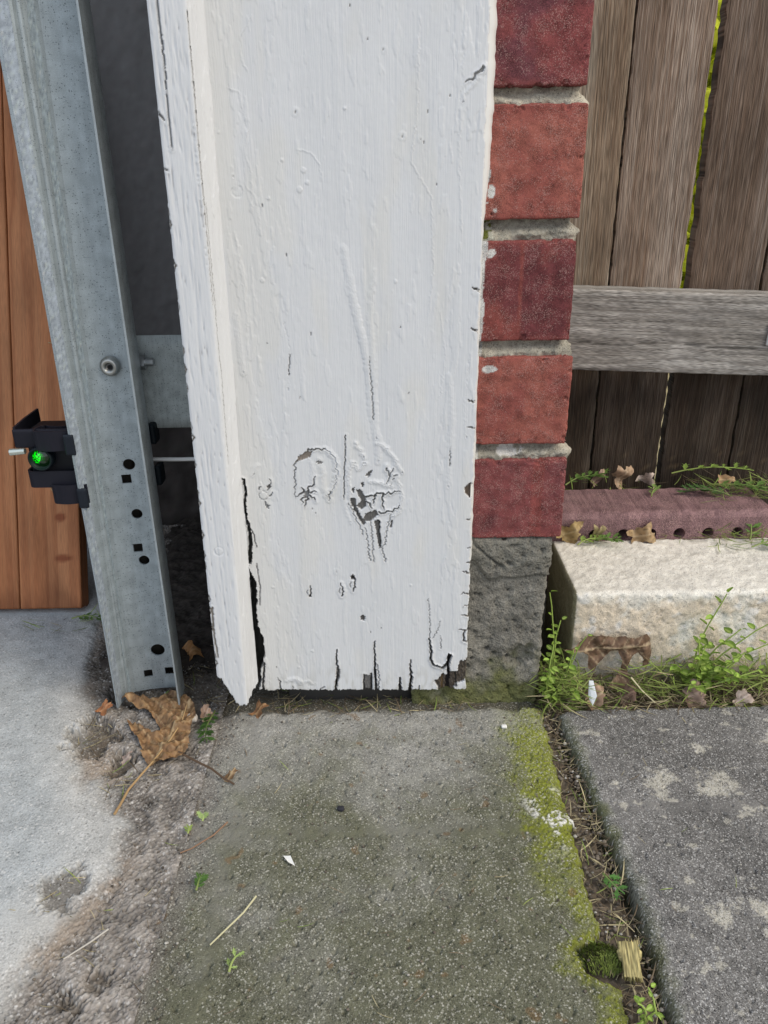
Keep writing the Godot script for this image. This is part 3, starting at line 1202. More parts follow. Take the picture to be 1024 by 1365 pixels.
	var fm := rough_box(Vector3(0.020, -0.03, -0.19), Vector3(0.1292, 0.1545, -0.0115), 0.004, 0.001, func(p: Vector3, n: Vector3) -> float:
		var n1 := big.get_noise_3d(p.x * 1.3, p.y * 1.3, p.z)
		var n2 := mid.get_noise_3d(p.x, p.y, p.z)
		var d := 0.0022 * n1 + 0.0016 * n2 + 0.0005 * fine.get_noise_3d(p.x, p.y, p.z)
		# the mortar cap at the top stands out, its lower edge torn off
		var lip := 0.121 + 0.014 * sm(0.085, 0.068, p.x) + 0.006 * n1 + 0.004 * n2
		d += 0.0030 * sm(lip - 0.002, lip + 0.002, p.y) * (n.z + n.x * 0.7)
		var ck := absf(p.y - (0.152 - (p.x - 0.068) * 0.95))
		if p.x < 0.092 and p.x > 0.062:
			d -= 0.003 * sm(0.0016, 0.0004, ck + 0.001 * n2)
		if n2 < -0.36:
			d += (n2 + 0.36) * 0.012
		d -= 0.006 * sm(0.018, 0.006, Vector2(p.x - 0.112, (p.y - 0.044) * 1.3).length() + 0.006 * n2)
		return d, func(p: Vector3, _n: Vector3) -> Color:
		var n1 := big.get_noise_3d(p.x, p.y, p.z)
		var n2 := mid.get_noise_3d(p.x, p.y, p.z)
		var c := L(0.25, 0.238, 0.212) * (1.0 + 0.35 * n1 + 0.4 * n2)
		c = c.lerp(L(0.27, 0.26, 0.225), 0.5 * sm(0.11, 0.135, p.y))
		var moss := sm(0.05, 0.004, p.y + 0.035 * n1 + 0.012 * n2)
		return c.lerp(L(0.17, 0.185, 0.045), moss * 0.75), "XYZ", false, 30)
	put("footing_block", fm, M.footing, foot)


# ------------------------------------------------------------------ white board and stop moulding
func build_board() -> void:
	var board := thing("trim_board", "wide white painted trim board with peeling paint and a rotten split lower end", "trim board")
	var white := L(0.695, 0.706, 0.724)
	var flecks := RandomNumberGenerator.new()
	flecks.seed = 909
	var dark := L(0.035, 0.032, 0.03)
	var bare := L(0.13, 0.125, 0.12)
	var n_b := nz(401, 1.0, 2)
	var n_f := nz(403, 1.0, 3)
	var n_s := nz(404, 1.0, 1)
	var s := Sheet.new(-0.1145, 0.0672, 0.0, 0.545, 0.00058)
	for j in s.nb:
		var y := s.b0 + j * s.st
		for i in s.na:
			var x := s.a0 + i * s.st
			var at := j * s.na + i
			# layers of old paint: broad flakes painted over, long in the grain
			var f := n_f.get_noise_2d(x * 60.0, y * 8.0) + 0.35 * n_b.get_noise_2d(x * 260.0, y * 60.0)
			var near_edge := sm(-0.045, -0.085, x) + 0.8 * sm(0.030, 0.050, x) + 0.30
			var h := 0.00020 * sm(0.16, 0.19, f) * minf(1.0, near_edge)
			h += 0.00015 * sm(0.40, 0.43, n_f.get_noise_2d(x * 95.0 + 30.0, y * 22.0))
			h += 0.00005 * n_b.get_noise_2d(x * 480.0, y * 9.0) + 0.00005 * n_b.get_noise_2d(x * 130.0 + 9.0, y * 110.0)
			h += 0.0005 * n_s.get_noise_2d(x * 22.0, y * 4.0)
			s.h[at] = h
			var tone_noise := n_f.get_noise_2d(x * 26.0 + 7.0, y * 7.0)
			s.c[at] = (white * (1.0 + 0.02 * n_b.get_noise_2d(x * 40.0, y * 18.0))).lerp(L(0.715, 0.70, 0.655), 0.4 * sm(0.05, 0.5, tone_noise + 0.5 * sm(-0.05, -0.10, x)))  # uneven stain; warm bounce light painted in towards the left
			s.c[at] = s.c[at].lerp(L(0.42, 0.41, 0.36), 0.45 * sm(0.05, 0.018, y + 0.012 * tone_noise) * sm(-0.2, 0.5, n_b.get_noise_2d(x * 160.0, y * 50.0)))
	# ridges of thick paint
	for r in [[-72.7, 500.9, -80.2, 490.5, -80.4, 478.3, -77.4, 472.4], [-90.3, 463.6, -83.7, 461.9, -80.0, 442.4, -82.9, 429.9, -79.8, 417.1, -81.0, 395.0], [25.5, 499.6, 23.9, 449.1, 20.3, 422.1, 33.1, 401.6, 35.1, 356.8, 32.4, 327.7], [-84.0, 410.0, -78.0, 402.0, -76.5, 380.0], [-50.0, 430.0, -42.0, 428.0, -36.5, 421.0, -36.0, 412.0], [52.0, 500.0, 50.0, 430.0, 53.0, 380.0], [-93.0, 380.0, -90.0, 330.0, -92.0, 300.0], [40.0, 330.0, 44.0, 300.0, 41.0, 270.0]]:
		s.line(r, 0.40, 0.45, -1.2, null, 0.0, 0.6)
	for b in [[-60.0, 424.0, 1.2], [-47.0, 418.0, 1.8], [-45.0, 411.0, 1.4], [-50.0, 407.0, 2.0], [-70.0, 402.0, 1.3], [-98.0, 440.0, 1.0], [-78.0, 352.0, 1.6], [10.0, 350.0, 1.2], [-20.0, 452.0, 1.0], [-88.0, 120.0, 1.2], [20.0, 120.0, 1.1], [-60.0, 60.0, 1.4], [-72.0, 44.0, 1.2]]:
		s.bump(b[0], b[1], b[2], 0.3, 0.0)
	var grey := L(0.27, 0.27, 0.27)
	# nail heads
	s.bump(-89.2, 198.0, 3.4, 0.3, 0.45, L(0.35, 0.35, 0.34))
	s.bump(-89.7, 406.4, 3.3, -0.15, 0.3)
	for r in [[-92.6, 202.9, -90.5, 205.0], [-86.0, 202.0, -83.3, 207.1, -84.0, 211.0], [-88.9, 192.6, -87.3, 187.5, -85.1, 190.2], [-84.6, 197.0, -82.5, 200.0]]:
		s.line(r, 0.45, 0.15, 0.9, grey, 0.6, 1.0)
	s.patch([-86.5, 204.5, -84.0, 207.5, -83.0, 205.0, -84.8, 203.2], 0.9, bare)
	s.patch([-88.0, 190.5, -86.0, 191.0, -86.4, 187.0, -87.6, 187.4], 0.9, grey)
	s.line([-92.1, 221.5, -94.0, 216.3, -96.0, 214.0], 0.3, 0.2, 0.6, null, 0.4, 1.0)
	s.line([-90.5, 410.0, -91.5, 416.0], 0.3, 0.2, 0.4, null, 0.3)
	# hairlines: relief only, or a trace of grey
	for r in [[-4.0, 357.2, -6.9, 326.7, -6.0, 294.6, -5.5, 248.4, -2.7, 238.2, -4.0, 222.7], [-23.6, 371.7, -17.9, 335.9, -9.7, 297.8, -7.9, 263.1, -4.6, 240.7], [-65.4, 324.2, -62.1, 303.8, -65.9, 277.6], [47.4, 286.4, 49.7, 253.8, 48.0, 201.9], [60.5, 300.0, 58.5, 265.0, 60.0, 240.0], [-97.0, 330.0, -96.0, 290.0]]:
		s.line(r, 0.30, 0.35, 0.45, null, 0.35, 0.7)
	for r in [[33.7, 107.2, 35.7, 87.0, 35.5, 56.4], [44.4, 72.5, 44.5, 60.5], [-8.5, 300.0, -7.0, 272.0, -6.5, 255.0], [-63.0, 303.0, -64.5, 288.0], [48.8, 234.0, 48.5, 219.0]]:
		s.line(r, 0.12, 0.3, 0.8, grey, 0.35, 0.6)
	s.line([-27.3, 243.7, -27.2, 233.4, -28.5, 217.8, -29.6, 193.7], 0.25, 0.22, 1.1, L(0.08, 0.08, 0.078), 0.4)
	s.line([-29.6, 193.7, -28.0, 183.0, -25.0, 174.0], 0.2, 0.1, 0.6, null, 0.4)
	# the ring of lifted paint left of the middle
	s.line([-63.9, 223.7, -54.1, 232.6, -41.8, 233.7], 0.45, 0.3, 1.0, L(0.16, 0.15, 0.14), 0.8, 1.2)
	s.line([-41.8, 233.7, -34.8, 225.8, -33.8, 215.3, -36.2, 204.7, -41.0, 196.1], 0.30, 0.30, 0.7, null, 0.6, 1.2)
	s.line([-65.6, 195.7, -65.7, 210.5, -63.9, 223.7], 0.22, 0.3, 0.8, grey, 0.6, 1.2)
	s.line([-39.0, 200.0, -40.5, 197.5, -41.0, 193.0], 0.35, 0.15, 0.9, grey, 0.5, 0.8)
	s.line([-48.0, 226.0, -44.5, 216.0, -45.5, 205.0, -42.0, 196.0], 0.3, 0.3, 0.4, null, 0.4, 1.2)
	s.line([-54.0, 228.0, -52.0, 218.0, -53.5, 208.0], 0.3, 0.3, 0.35, null, 0.4, 1.2)
	for r in [[-57.8, 198.6, -61.5, 198.9, -65.0, 196.6], [-56.9, 199.1, -55.3, 204.3, -51.8, 206.0, -50.2, 212.4], [-58.0, 197.5, -60.5, 193.6, -61.0, 190.6], [-56.0, 197.4, -52.4, 195.4, -50.9, 192.1], [-57.2, 197.9, -57.6, 193.0, -59.1, 187.4], [-56.5, 198.5, -53.0, 200.6, -50.0, 200.0], [-58.2, 199.5, -61.0, 204.0]]:
		s.line(r, 0.65, 0.12, 1.2, L(0.15, 0.145, 0.14), 0.9, 1.2)
	s.patch([-58.6, 200.5, -56.2, 200.8, -55.6, 197.2, -57.6, 195.8, -59.2, 197.6], 1.2, grey, 0.8)
	s.patch([-62.9, 224.2, -61.7, 227.8, -56.6, 231.3, -51.2, 232.3, -52.4, 228.2, -58.1, 225.7], 0.8, L(0.24, 0.205, 0.175))
	s.patch([-49.2, 223.4, -46.6, 224.7, -44.3, 223.3, -46.8, 221.8], 0.7, L(0.25, 0.24, 0.23))
	# the large flaked patch right of the middle: a thick scab of paint, lifted, cracked across
	for r in [[-26.2, 190.9, -21.0, 177.0, -16.3, 164.3], [-10.2, 175.4, -9.2, 159.9, -8.3, 141.0], [4.9, 180.7, 1.1, 162.5, -1.6, 151.1, 0.6, 140.6], [-14.5, 170.0, -12.5, 155.0, -11.0, 142.0]]:
		s.line(r, 0.25, 0.3, 0.8, L(0.4, 0.4, 0.4), 0.8, 1.0)
	for r in [[-25.4, 195.0, -25.4, 215.1, -22.7, 223.0], [-22.7, 223.0, -18.9, 216.9, -12.9, 221.9], [1.9, 219.4, 10.4, 209.2, 14.1, 194.3, 11.5, 182.6, 5.4, 178.8], [-3.5, 238.0, 8.0, 226.0, 14.0, 214.0], [-20.0, 238.0, -14.0, 226.0], [-10.0, 208.0, -2.0, 206.0, 6.0, 203.5]]:
		s.line(r, 0.35, 0.35, 0.6, null, 0.7, 1.3)
	for r in [[1.9, 217.8, 4.7, 211.4, 7.3, 217.8], [4.7, 211.4, 2.0, 206.0], [9.0, 213.0, 6.5, 208.5]]:
		s.line(r, 0.4, 0.15, 0.9, grey, 0.9, 1.0)
	for r in [[-13.5, 195.6, -3.4, 197.4, 6.6, 198.0, 12.9, 199.2], [-3.7, 182.3, 6.4, 182.7, 11.5, 188.1], [-0.4, 197.6, -0.5, 189.9, 0.2, 184.0], [-6.0, 196.8, -8.0, 190.0], [-13.0, 192.0, -9.0, 186.0]]:
		s.line(r, 0.55, 0.15, 1.1, L(0.11, 0.11, 0.105), 1.1, 1.2)
	for r in [[-24.8, 194.2, -21.0, 194.9, -20.7, 188.1, -16.9, 178.3, -13.5, 174.1, -15.6, 172.4, -20.2, 179.8, -22.5, 186.8, -24.5, 188.2], [-20.3, 201.2, -17.1, 201.6, -13.5, 194.8, -13.4, 188.0, -16.8, 185.3, -20.7, 188.1, -17.3, 192.1], [-13.8, 181.9, -6.2, 184.5, -4.2, 180.9, -10.2, 175.4, -16.0, 175.5], [-7.4, 175.4, -3.8, 177.3, -2.9, 154.0, -4.2, 152.0, -5.8, 162.7], [-10.0, 216.2, -7.8, 216.2, -10.4, 211.4, -13.1, 212.5], [-16.7, 206.5, -14.9, 207.0, -14.3, 204.3, -16.3, 203.5], [5.0, 176.0, 6.3, 176.0, 5.6, 170.0, 4.6, 170.0], [-23.6, 202.0, -21.9, 203.0, -21.6, 199.0, -23.2, 199.0]]:
		s.patch(r, 1.1, bare)
	s.line([-3.6, 176.0, -2.8, 153.0], 0.4, 0.3, 1.5, dark, 0.7, 0.8)
	s.line([-24.8, 194.2, -22.5, 186.8, -20.2, 179.8, -15.6, 172.4], 0.3, 0.3, 1.5, L(0.06, 0.06, 0.058), 0.6, 0.9)
	# blisters torn open on one side
	for b in [[-59.9, 116.0, 1.6, 4.5, 1.0], [-34.7, 116.7, 1.3, 6.0, 0.6], [-25.5, 122.6, 2.0, 7.5, 1.4]]:
		for e in 5:
			s.bump(b[0] + 0.2 * e, b[1] + (e - 2) * b[3] * 0.33, b[2] * 0.9, 0.22, 0.0)
		s.line([b[0] + b[2] * 0.2, b[1] + b[3], b[0] + b[2], b[1] + b[3] * 0.4, b[0] + b[2] * 0.9, b[1] - b[3] * 0.5, b[0] + 0.2, b[1] - b[3]], 0.25, 0.45, 1.2, L(0.12, 0.115, 0.11), 0.5, 0.9)
		s.line([b[0] - b[2], b[1] + b[3] * 0.2, b[0] - b[2] * 0.8, b[1] - b[3] * 0.5], 0.2, 0.3, 0.8, grey, 0.3, 0.9)
	s.patch([-27.0, 128.0, -25.0, 130.0, -23.2, 127.0, -23.4, 124.0, -24.2, 125.5, -26.4, 125.8], 1.6, dark)
	s.patch([-60.4, 112.6, -59.0, 113.6, -58.4, 110.8, -59.8, 110.6], 1.2, dark)
	s.patch([-20.4, 92.0, -17.8, 93.2, -16.3, 91.0, -17.6, 88.0, -20.0, 88.6], 1.4, L(0.11, 0.10, 0.095))
	for k in 26:
		var fx := flecks.randf_range(-92.0, 62.0)
		var fy := flecks.randf_range(30.0, 520.0)
		s.line([fx, fy, fx + flecks.randf_range(-0.4, 0.4), fy + flecks.randf_range(0.3, 1.6)], 0.15, 0.3, 0.5, L(0.3, 0.29, 0.28), 0.2, 0.2)
	# splits at the rotten lower end
	s.line([-40.3, 61.1, -41.0, 50.0, -39.8, 39.6, -41.8, 28.0, -43.4, 12.3], 0.25, 1.0, 4.5, dark, 0.9, 0.9)
	s.patch([-41.2, 44.0, -38.4, 41.0, -39.0, 33.0, -41.4, 27.0, -42.0, 34.0], 1.2, L(0.2, 0.19, 0.18))
	s.line([-9.4, 68.7, -9.5, 39.0, -8.6, 11.6], 0.2, 1.2, 5.0, dark, 0.8, 0.6)
	s.line([-7.6, 46.0, -6.4, 30.0, -7.0, 14.0], 0.2, 0.4, 1.2, grey, 0.7, 0.9)
	s.patch([-18.7, 35.8, -15.0, 34.6, -12.5, 37.4, -13.0, 10.0, -19.8, 10.0], 1.3, L(0.16, 0.155, 0.15), 0.8)
	s.line([-19.0, 36.0, -19.4, 12.0], 0.3, 0.6, 3.0, dark, 0.4)
	s.line([-12.6, 37.0, -12.8, 12.0], 0.4, 0.6, 3.0, dark, 0.0)
	s.line([11.5, 32.2, 10.6, 24.0, 11.0, 11.3], 0.5, 1.8, 4.5, dark, 0.6, 0.9)
	s.line([20.1, 50.1, 19.6, 42.0, 20.6, 34.1, 18.4, 11.1], 0.2, 1.6, 4.5, dark, 0.8, 0.9)
	s.line([27.0, 24.0, 26.6, 12.0], 0.2, 0.5, 2.0, bare, 0.5)
	s.patch([39.0, 28.6, 43.0, 30.0, 46.3, 36.3, 50.0, 33.0, 52.4, 37.5, 58.6, 37.0, 60.7, 49.4, 63.0, 47.0, 68.3, 52.9, 68.9, 31.5, 62.5, 26.8, 56.9, 24.2, 54.0, 12.0, 44.0, 10.0, 42.5, 22.3], 2.2, L(0.085, 0.07, 0.056), 0.9)
	s.line([35.0, 71.0, 36.6, 60.0, 36.6, 50.0, 38.8, 44.5, 46.2, 40.6, 51.1, 46.5, 52.0, 53.0], 0.25, 1.5, 3.0, dark, 1.1, 0.8)
	s.line([51.5, 54.8, 50.8, 34.5, 50.6, 12.0], 0.5, 1.9, 5.0, L(0.02, 0.018, 0.016), 0.0, 0.8)
	s.line([46.0, 34.0, 46.5, 12.0], 0.7, 0.9, 3.5, L(0.15, 0.10, 0.05))
	s.line([57.0, 36.0, 57.8, 22.0], 0.4, 0.6, 3.2, dark)
	s.line([43.6, 86.8, 42.0, 78.0, 37.5, 70.4], 0.15, 0.25, 0.7, grey, 0.5, 0.9)
	s.patch([63.7, 205.3, 60.0, 201.7, 60.7, 197.1, 63.7, 193.3, 70.0, 195.0, 70.0, 204.0], 1.6, L(0.14, 0.105, 0.08))
	s.line([59.2, 78.6, 63.0, 77.6, 62.7, 67.3, 67.5, 66.3], 0.3, 0.9, 2.0, bare, 0.6, 0.9)
	s.line([63.0, 77.0, 67.8, 79.0], 0.5, 0.9, 2.0, bare)
	for yy in [92.0, 101.0, 112.0, 131.0, 139.0, 152.0, 176.0, 249.0, 268.0, 318.0, 345.0]:
		s.line([62.0 + 2.0 * sin(yy), yy, 68.0, yy - 1.5 + sin(yy * 3.0)], 0.2, 0.8, 1.6, L(0.16, 0.14, 0.12), 0.4, 0.9)
	s.line([-90.0, 34.5, -88.3, 27.0, -88.7, 13.2], 0.15, 0.7, 2.0, bare, 0.6, 0.9)
	s.line([-78.0, 25.0, -78.5, 13.2], 0.15, 0.6, 2.0, bare, 0.4, 0.9)
	s.line([-84.0, 30.0, -76.0, 33.0, -70.0, 29.0], 0.3, 0.3, 0.5, null, 0.7, 1.2)
	s.line([-60.0, 27.0, -66.0, 30.0, -72.0, 28.0], 0.3, 0.3, 0.5, null, 0.6, 1.2)
	s.line([-52.0, 24.0, -56.0, 21.0], 0.5, 0.3, 0.8, grey, 0.6, 1.0)
	s.line([63.8, 471.7, 60.0, 470.0, 58.0, 467.6, 52.8, 464.8], 0.9, 0.15, 0.9, grey, 0.6, 0.9)
	s.line([61.0, 467.0, 54.0, 460.0, 51.0, 454.0], 0.2, 0.15, 0.5, null, 0.5, 0.9)
	# the long split beside the moulding
	s.line([-108.5, 211.8, -102.9, 210.6], 0.4, 0.6, 1.6, dark, 0.5)
	s.line([-102.9, 210.6, -102.0, 200.4, -104.0, 192.3, -104.2, 181.2, -102.7, 172.8, -102.1, 161.5, -103.3, 150.0, -104.3, 141.8], 0.7, 1.5, 4.0, dark, 0.8)
	s.line([-103.0, 175.0, -99.0, 166.0, -98.0, 155.0], 0.3, 0.3, 0.9, bare, 0.6)
	s.line([-108.5, 140.7, -106.5, 133.9, -103.5, 123.4], 1.4, 2.4, 8.0, dark, 0.7)
	s.line([-103.5, 123.4, -104.0, 108.2, -106.6, 95.9, -105.9, 84.8, -103.6, 73.6], 2.2, 3.2, 10.0, dark, 0.7)
	s.line([-103.6, 73.6, -104.3, 57.4, -108.2, 44.2, -110.4, 28.0, -113.2, 9.0], 4.2, 4.6, 12.0, dark, 0.7)
	s.line([-99.0, 141.0, -98.0, 120.0, -99.5, 104.0], 0.3, 0.4, 0.9, L(0.3, 0.29, 0.28), 0.6)
	s.line([-100.2, 49.4, -103.1, 27.2, -101.8, 10.2], 0.6, 0.9, 3.0, bare, 0.8)
	var low := nz(405, 1.0, 3)
	var wob := nz(406, 1.0, 3)
	var na := s.na
	var nb := s.nb
	var j_low := int(0.0166 / s.st)
	var mesh := s.mesh(0.0, false, func(p: Vector3, i: int, j: int) -> Vector3:
		# lower end and right edge are ragged; both return to the back of the board
		var yb := 0.0188 + (0.0667 - p.x) * 0.018 + 0.0013 * low.get_noise_2d(p.x * 110.0, 0.0) + 0.0008 * low.get_noise_2d(p.x * 400.0, 4.0)
		if p.y < yb:
			p.z -= minf(0.019, (yb - p.y) * 30.0)
			p.y = yb + 0.0004 * low.get_noise_2d(p.x * 300.0, p.y * 300.0)
		var xe := 0.0664 + 0.0009 * wob.get_noise_2d(p.y * 120.0, 0.0) + 0.0009 * wob.get_noise_2d(p.y * 30.0, 9.0)
		if p.x > xe - 0.0012:
			var over := clampf((p.x - (xe - 0.0012)) / 0.0012, 0.0, 1.0)
			p.z -= 0.0005 * over * over
			if p.x > xe:
				p.z -= minf(0.019, (p.x - xe) * 40.0)
				p.x = xe
		if i == na - 1:
			p.z = minf(p.z, -0.017)
		if j == 0:
			p.z = -0.019
		return p)
	put("painted_face", mesh, M.paint, board)
	# the same board going on above the picture, and its back
	var up := rough_box(Vector3(-0.1145, 0.5445, -0.019), Vector3(0.0664, 1.25, -0.0001), 0.001, 0.02, no_disp, flat_tint(white))
	put("upper_length", up, M.paint, board)
	var bk := rough_box(Vector3(-0.131, 0.030, -0.0185), Vector3(0.0655, 1.25, -0.0150), 0.0005, 0.05, no_disp, flat_tint(L(0.12, 0.10, 0.08)))
	put("back_face", bk, M.plain, board)

	# stop moulding standing proud at the left
	var stop := thing("stop_moulding", "narrow white painted moulding with raised wood grain and a broken lower tip", "moulding")
	var g1 := nz(421, 1.0, 2)
	var g2 := nz(422, 1.0, 3)
	var prof := 0.0007
	var d0 := 0.024      # left side
	var d1 := 0.0222     # front
	var d2 := 0.0235      # right side
	var t := Sheet.new(0.0, d0 + d1 + d2, 0.0, 0.545, prof)
	for j in t.nb:
		var y := t.b0 + j * t.st
		for i in t.na:
			var x := t.a0 + i * t.st
			var fr := sm(d0 + d1 + 0.002, d0 + d1 - 0.002, x)
			var gr := g1.get_noise_2d(x * 620.0 + y * 12.0, y * 4.0)
			var gs := absf(g1.get_noise_2d(x * 270.0 + 40.0 + y * 7.0, y * 2.2))
			var h := fr * (0.00013 * gr - 0.00048 * sm(0.08, 0.0, gs)) + 0.00010 * g2.get_noise_2d(x * 300.0, y * 60.0)
			h += (1.0 - fr) * (0.00035 * sm(0.1, 0.13, g2.get_noise_2d(x * 90.0, y * 14.0)) + 0.0002 * g1.get_noise_2d(x * 400.0, y * 10.0))
			t.h[j * t.na + i] = h
			var hair := fr * sm(0.025, 0.0, gs) * sm(0.0, 0.4, g2.get_noise_2d(x * 80.0, y * 20.0 + 3.0))
			var c := white * (1.0 + 0.03 * g2.get_noise_2d(x * 50.0, y * 9.0))
			c = c.lerp(L(0.34, 0.33, 0.33), hair * 0.6)
			if x < d0 - 0.0008:
				c = c.lerp(L(0.2, 0.19, 0.17), sm(-0.1, 0.25, g2.get_noise_2d(x * 60.0, y * 30.0) + 0.3 * sm(0.25, 0.05, y)))
			t.c[j * t.na + i] = c
	var o := d0 * 1000.0
	# coordinates here: millimetres across the unrolled face, millimetres up
	t.line([o + 5.6, 545.0, o + 5.8, 505.0, o + 6.3, 490.0, o + 6.6, 472.0, o + 6.0, 450.0, o + 6.3, 430.0], 0.45, 0.2, 1.5, L(0.24, 0.24, 0.245), 0.6, 0.25)
	t.line([o + 22.6, 500.0, o + 22.8, 464.0, o + 22.6, 430.0, o + 23.2, 375.0, o + 23.0, 340.0], 0.35, 0.25, 1.0, L(0.2, 0.19, 0.18), 0.4, 0.6)
	t.line([o + 26.0, 400.0, o + 26.6, 340.0, o + 27.2, 260.0, o + 26.5, 230.0], 0.25, 0.3, 0.7, L(0.3, 0.3, 0.29), 0.3, 0.8)
	t.line([o + 0.0, 450.0, o + 3.0, 446.0], 0.5, 0.3, 1.0, L(0.15, 0.14, 0.13), 0.3)
	t.line([o + 0.0, 420.0, o + 2.0, 419.0], 0.4, 0.3, 1.0, L(0.15, 0.14, 0.13), 0.3)
	for k in 22:
		var yy := 40.0 + k * 17.0 + 6.0 * sin(k * 2.3)
		t.line([o - 1.0, yy, o + 0.6 + 0.6 * sin(k * 1.7), yy + 3.0, o - 0.5, yy + 6.5], 0.5, 0.5, 0.8, L(0.2, 0.18, 0.15), 0.2)
	t.bump(o + 11.2, 163.2, 3.4, 0.05, 0.25)
	t.line([o + 2.0, 115.0, o + 1.0, 96.0, o + 2.5, 70.0], 0.8, 0.4, 1.0, L(0.25, 0.22, 0.19), 0.4)
	var tna := t.na
	var st2 := t.st
	var tipn := nz(423, 1.0, 3)
	var tm := t.mesh(0.0, false, func(p: Vector3, i: int, j: int) -> Vector3:
		var u := i * st2
		var h := p.z
		var y := p.y
		var xn := 0.0
		# broken lower end: high at the left, a tongue at the right
		var fx := clampf((u - d0) / d1, 0.0, 1.0)
		var yb := lerpf(0.052, 0.024, smoothstep(0.0, 0.75, fx)) + 0.0028 * tipn.get_noise_2d(u * 300.0, 0.0) + (0.0 if u < d0 + d1 else (u - d0 - d1) * 0.25)
		y = maxf(y, yb)
		var lean := 0.0165 * y
		var lx := -0.1356 + lean
		var rx := -0.1135 + lean
		var q: Vector3
		if u < d0:
			q = Vector3(lx - h, y, -0.002 + u)
		elif u < d0 + d1:
			q = Vector3(lerpf(lx, rx, (u - d0) / d1), y, 0.022 + h)
		else:
			var k := (u - d0 - d1) / d2
			q = Vector3(rx + h + 0.003 * k + 0.003 * k * k * k, y, 0.022 - k * 0.0225)
		if p.y < yb:
			# the broken end grain folds in towards the back
			var dn := minf(1.0, (yb - p.y) / 0.006)
			q.z = lerpf(q.z, 0.006, dn * (1.0 if u >= d0 and u <= d0 + d1 else 0.0))
			q.y += 0.0005 * tipn.get_noise_2d(u * 600.0, p.y * 600.0)
		# soften both front corners
		var e := minf(absf(u - d0), absf(u - d0 - d1))
		if e < 0.0016:
			q.z -= 0.0006 * (1.0 - e / 0.0016)
		return q)
	put("moulding_face", tm, M.paint, stop)
	var tu := rough_box(Vector3(-0.1253, 0.5445, -0.002), Vector3(-0.1033, 1.25, 0.022), 0.001, 0.02, no_disp, flat_tint(white))
	put("upper_length", tu, M.paint, stop)


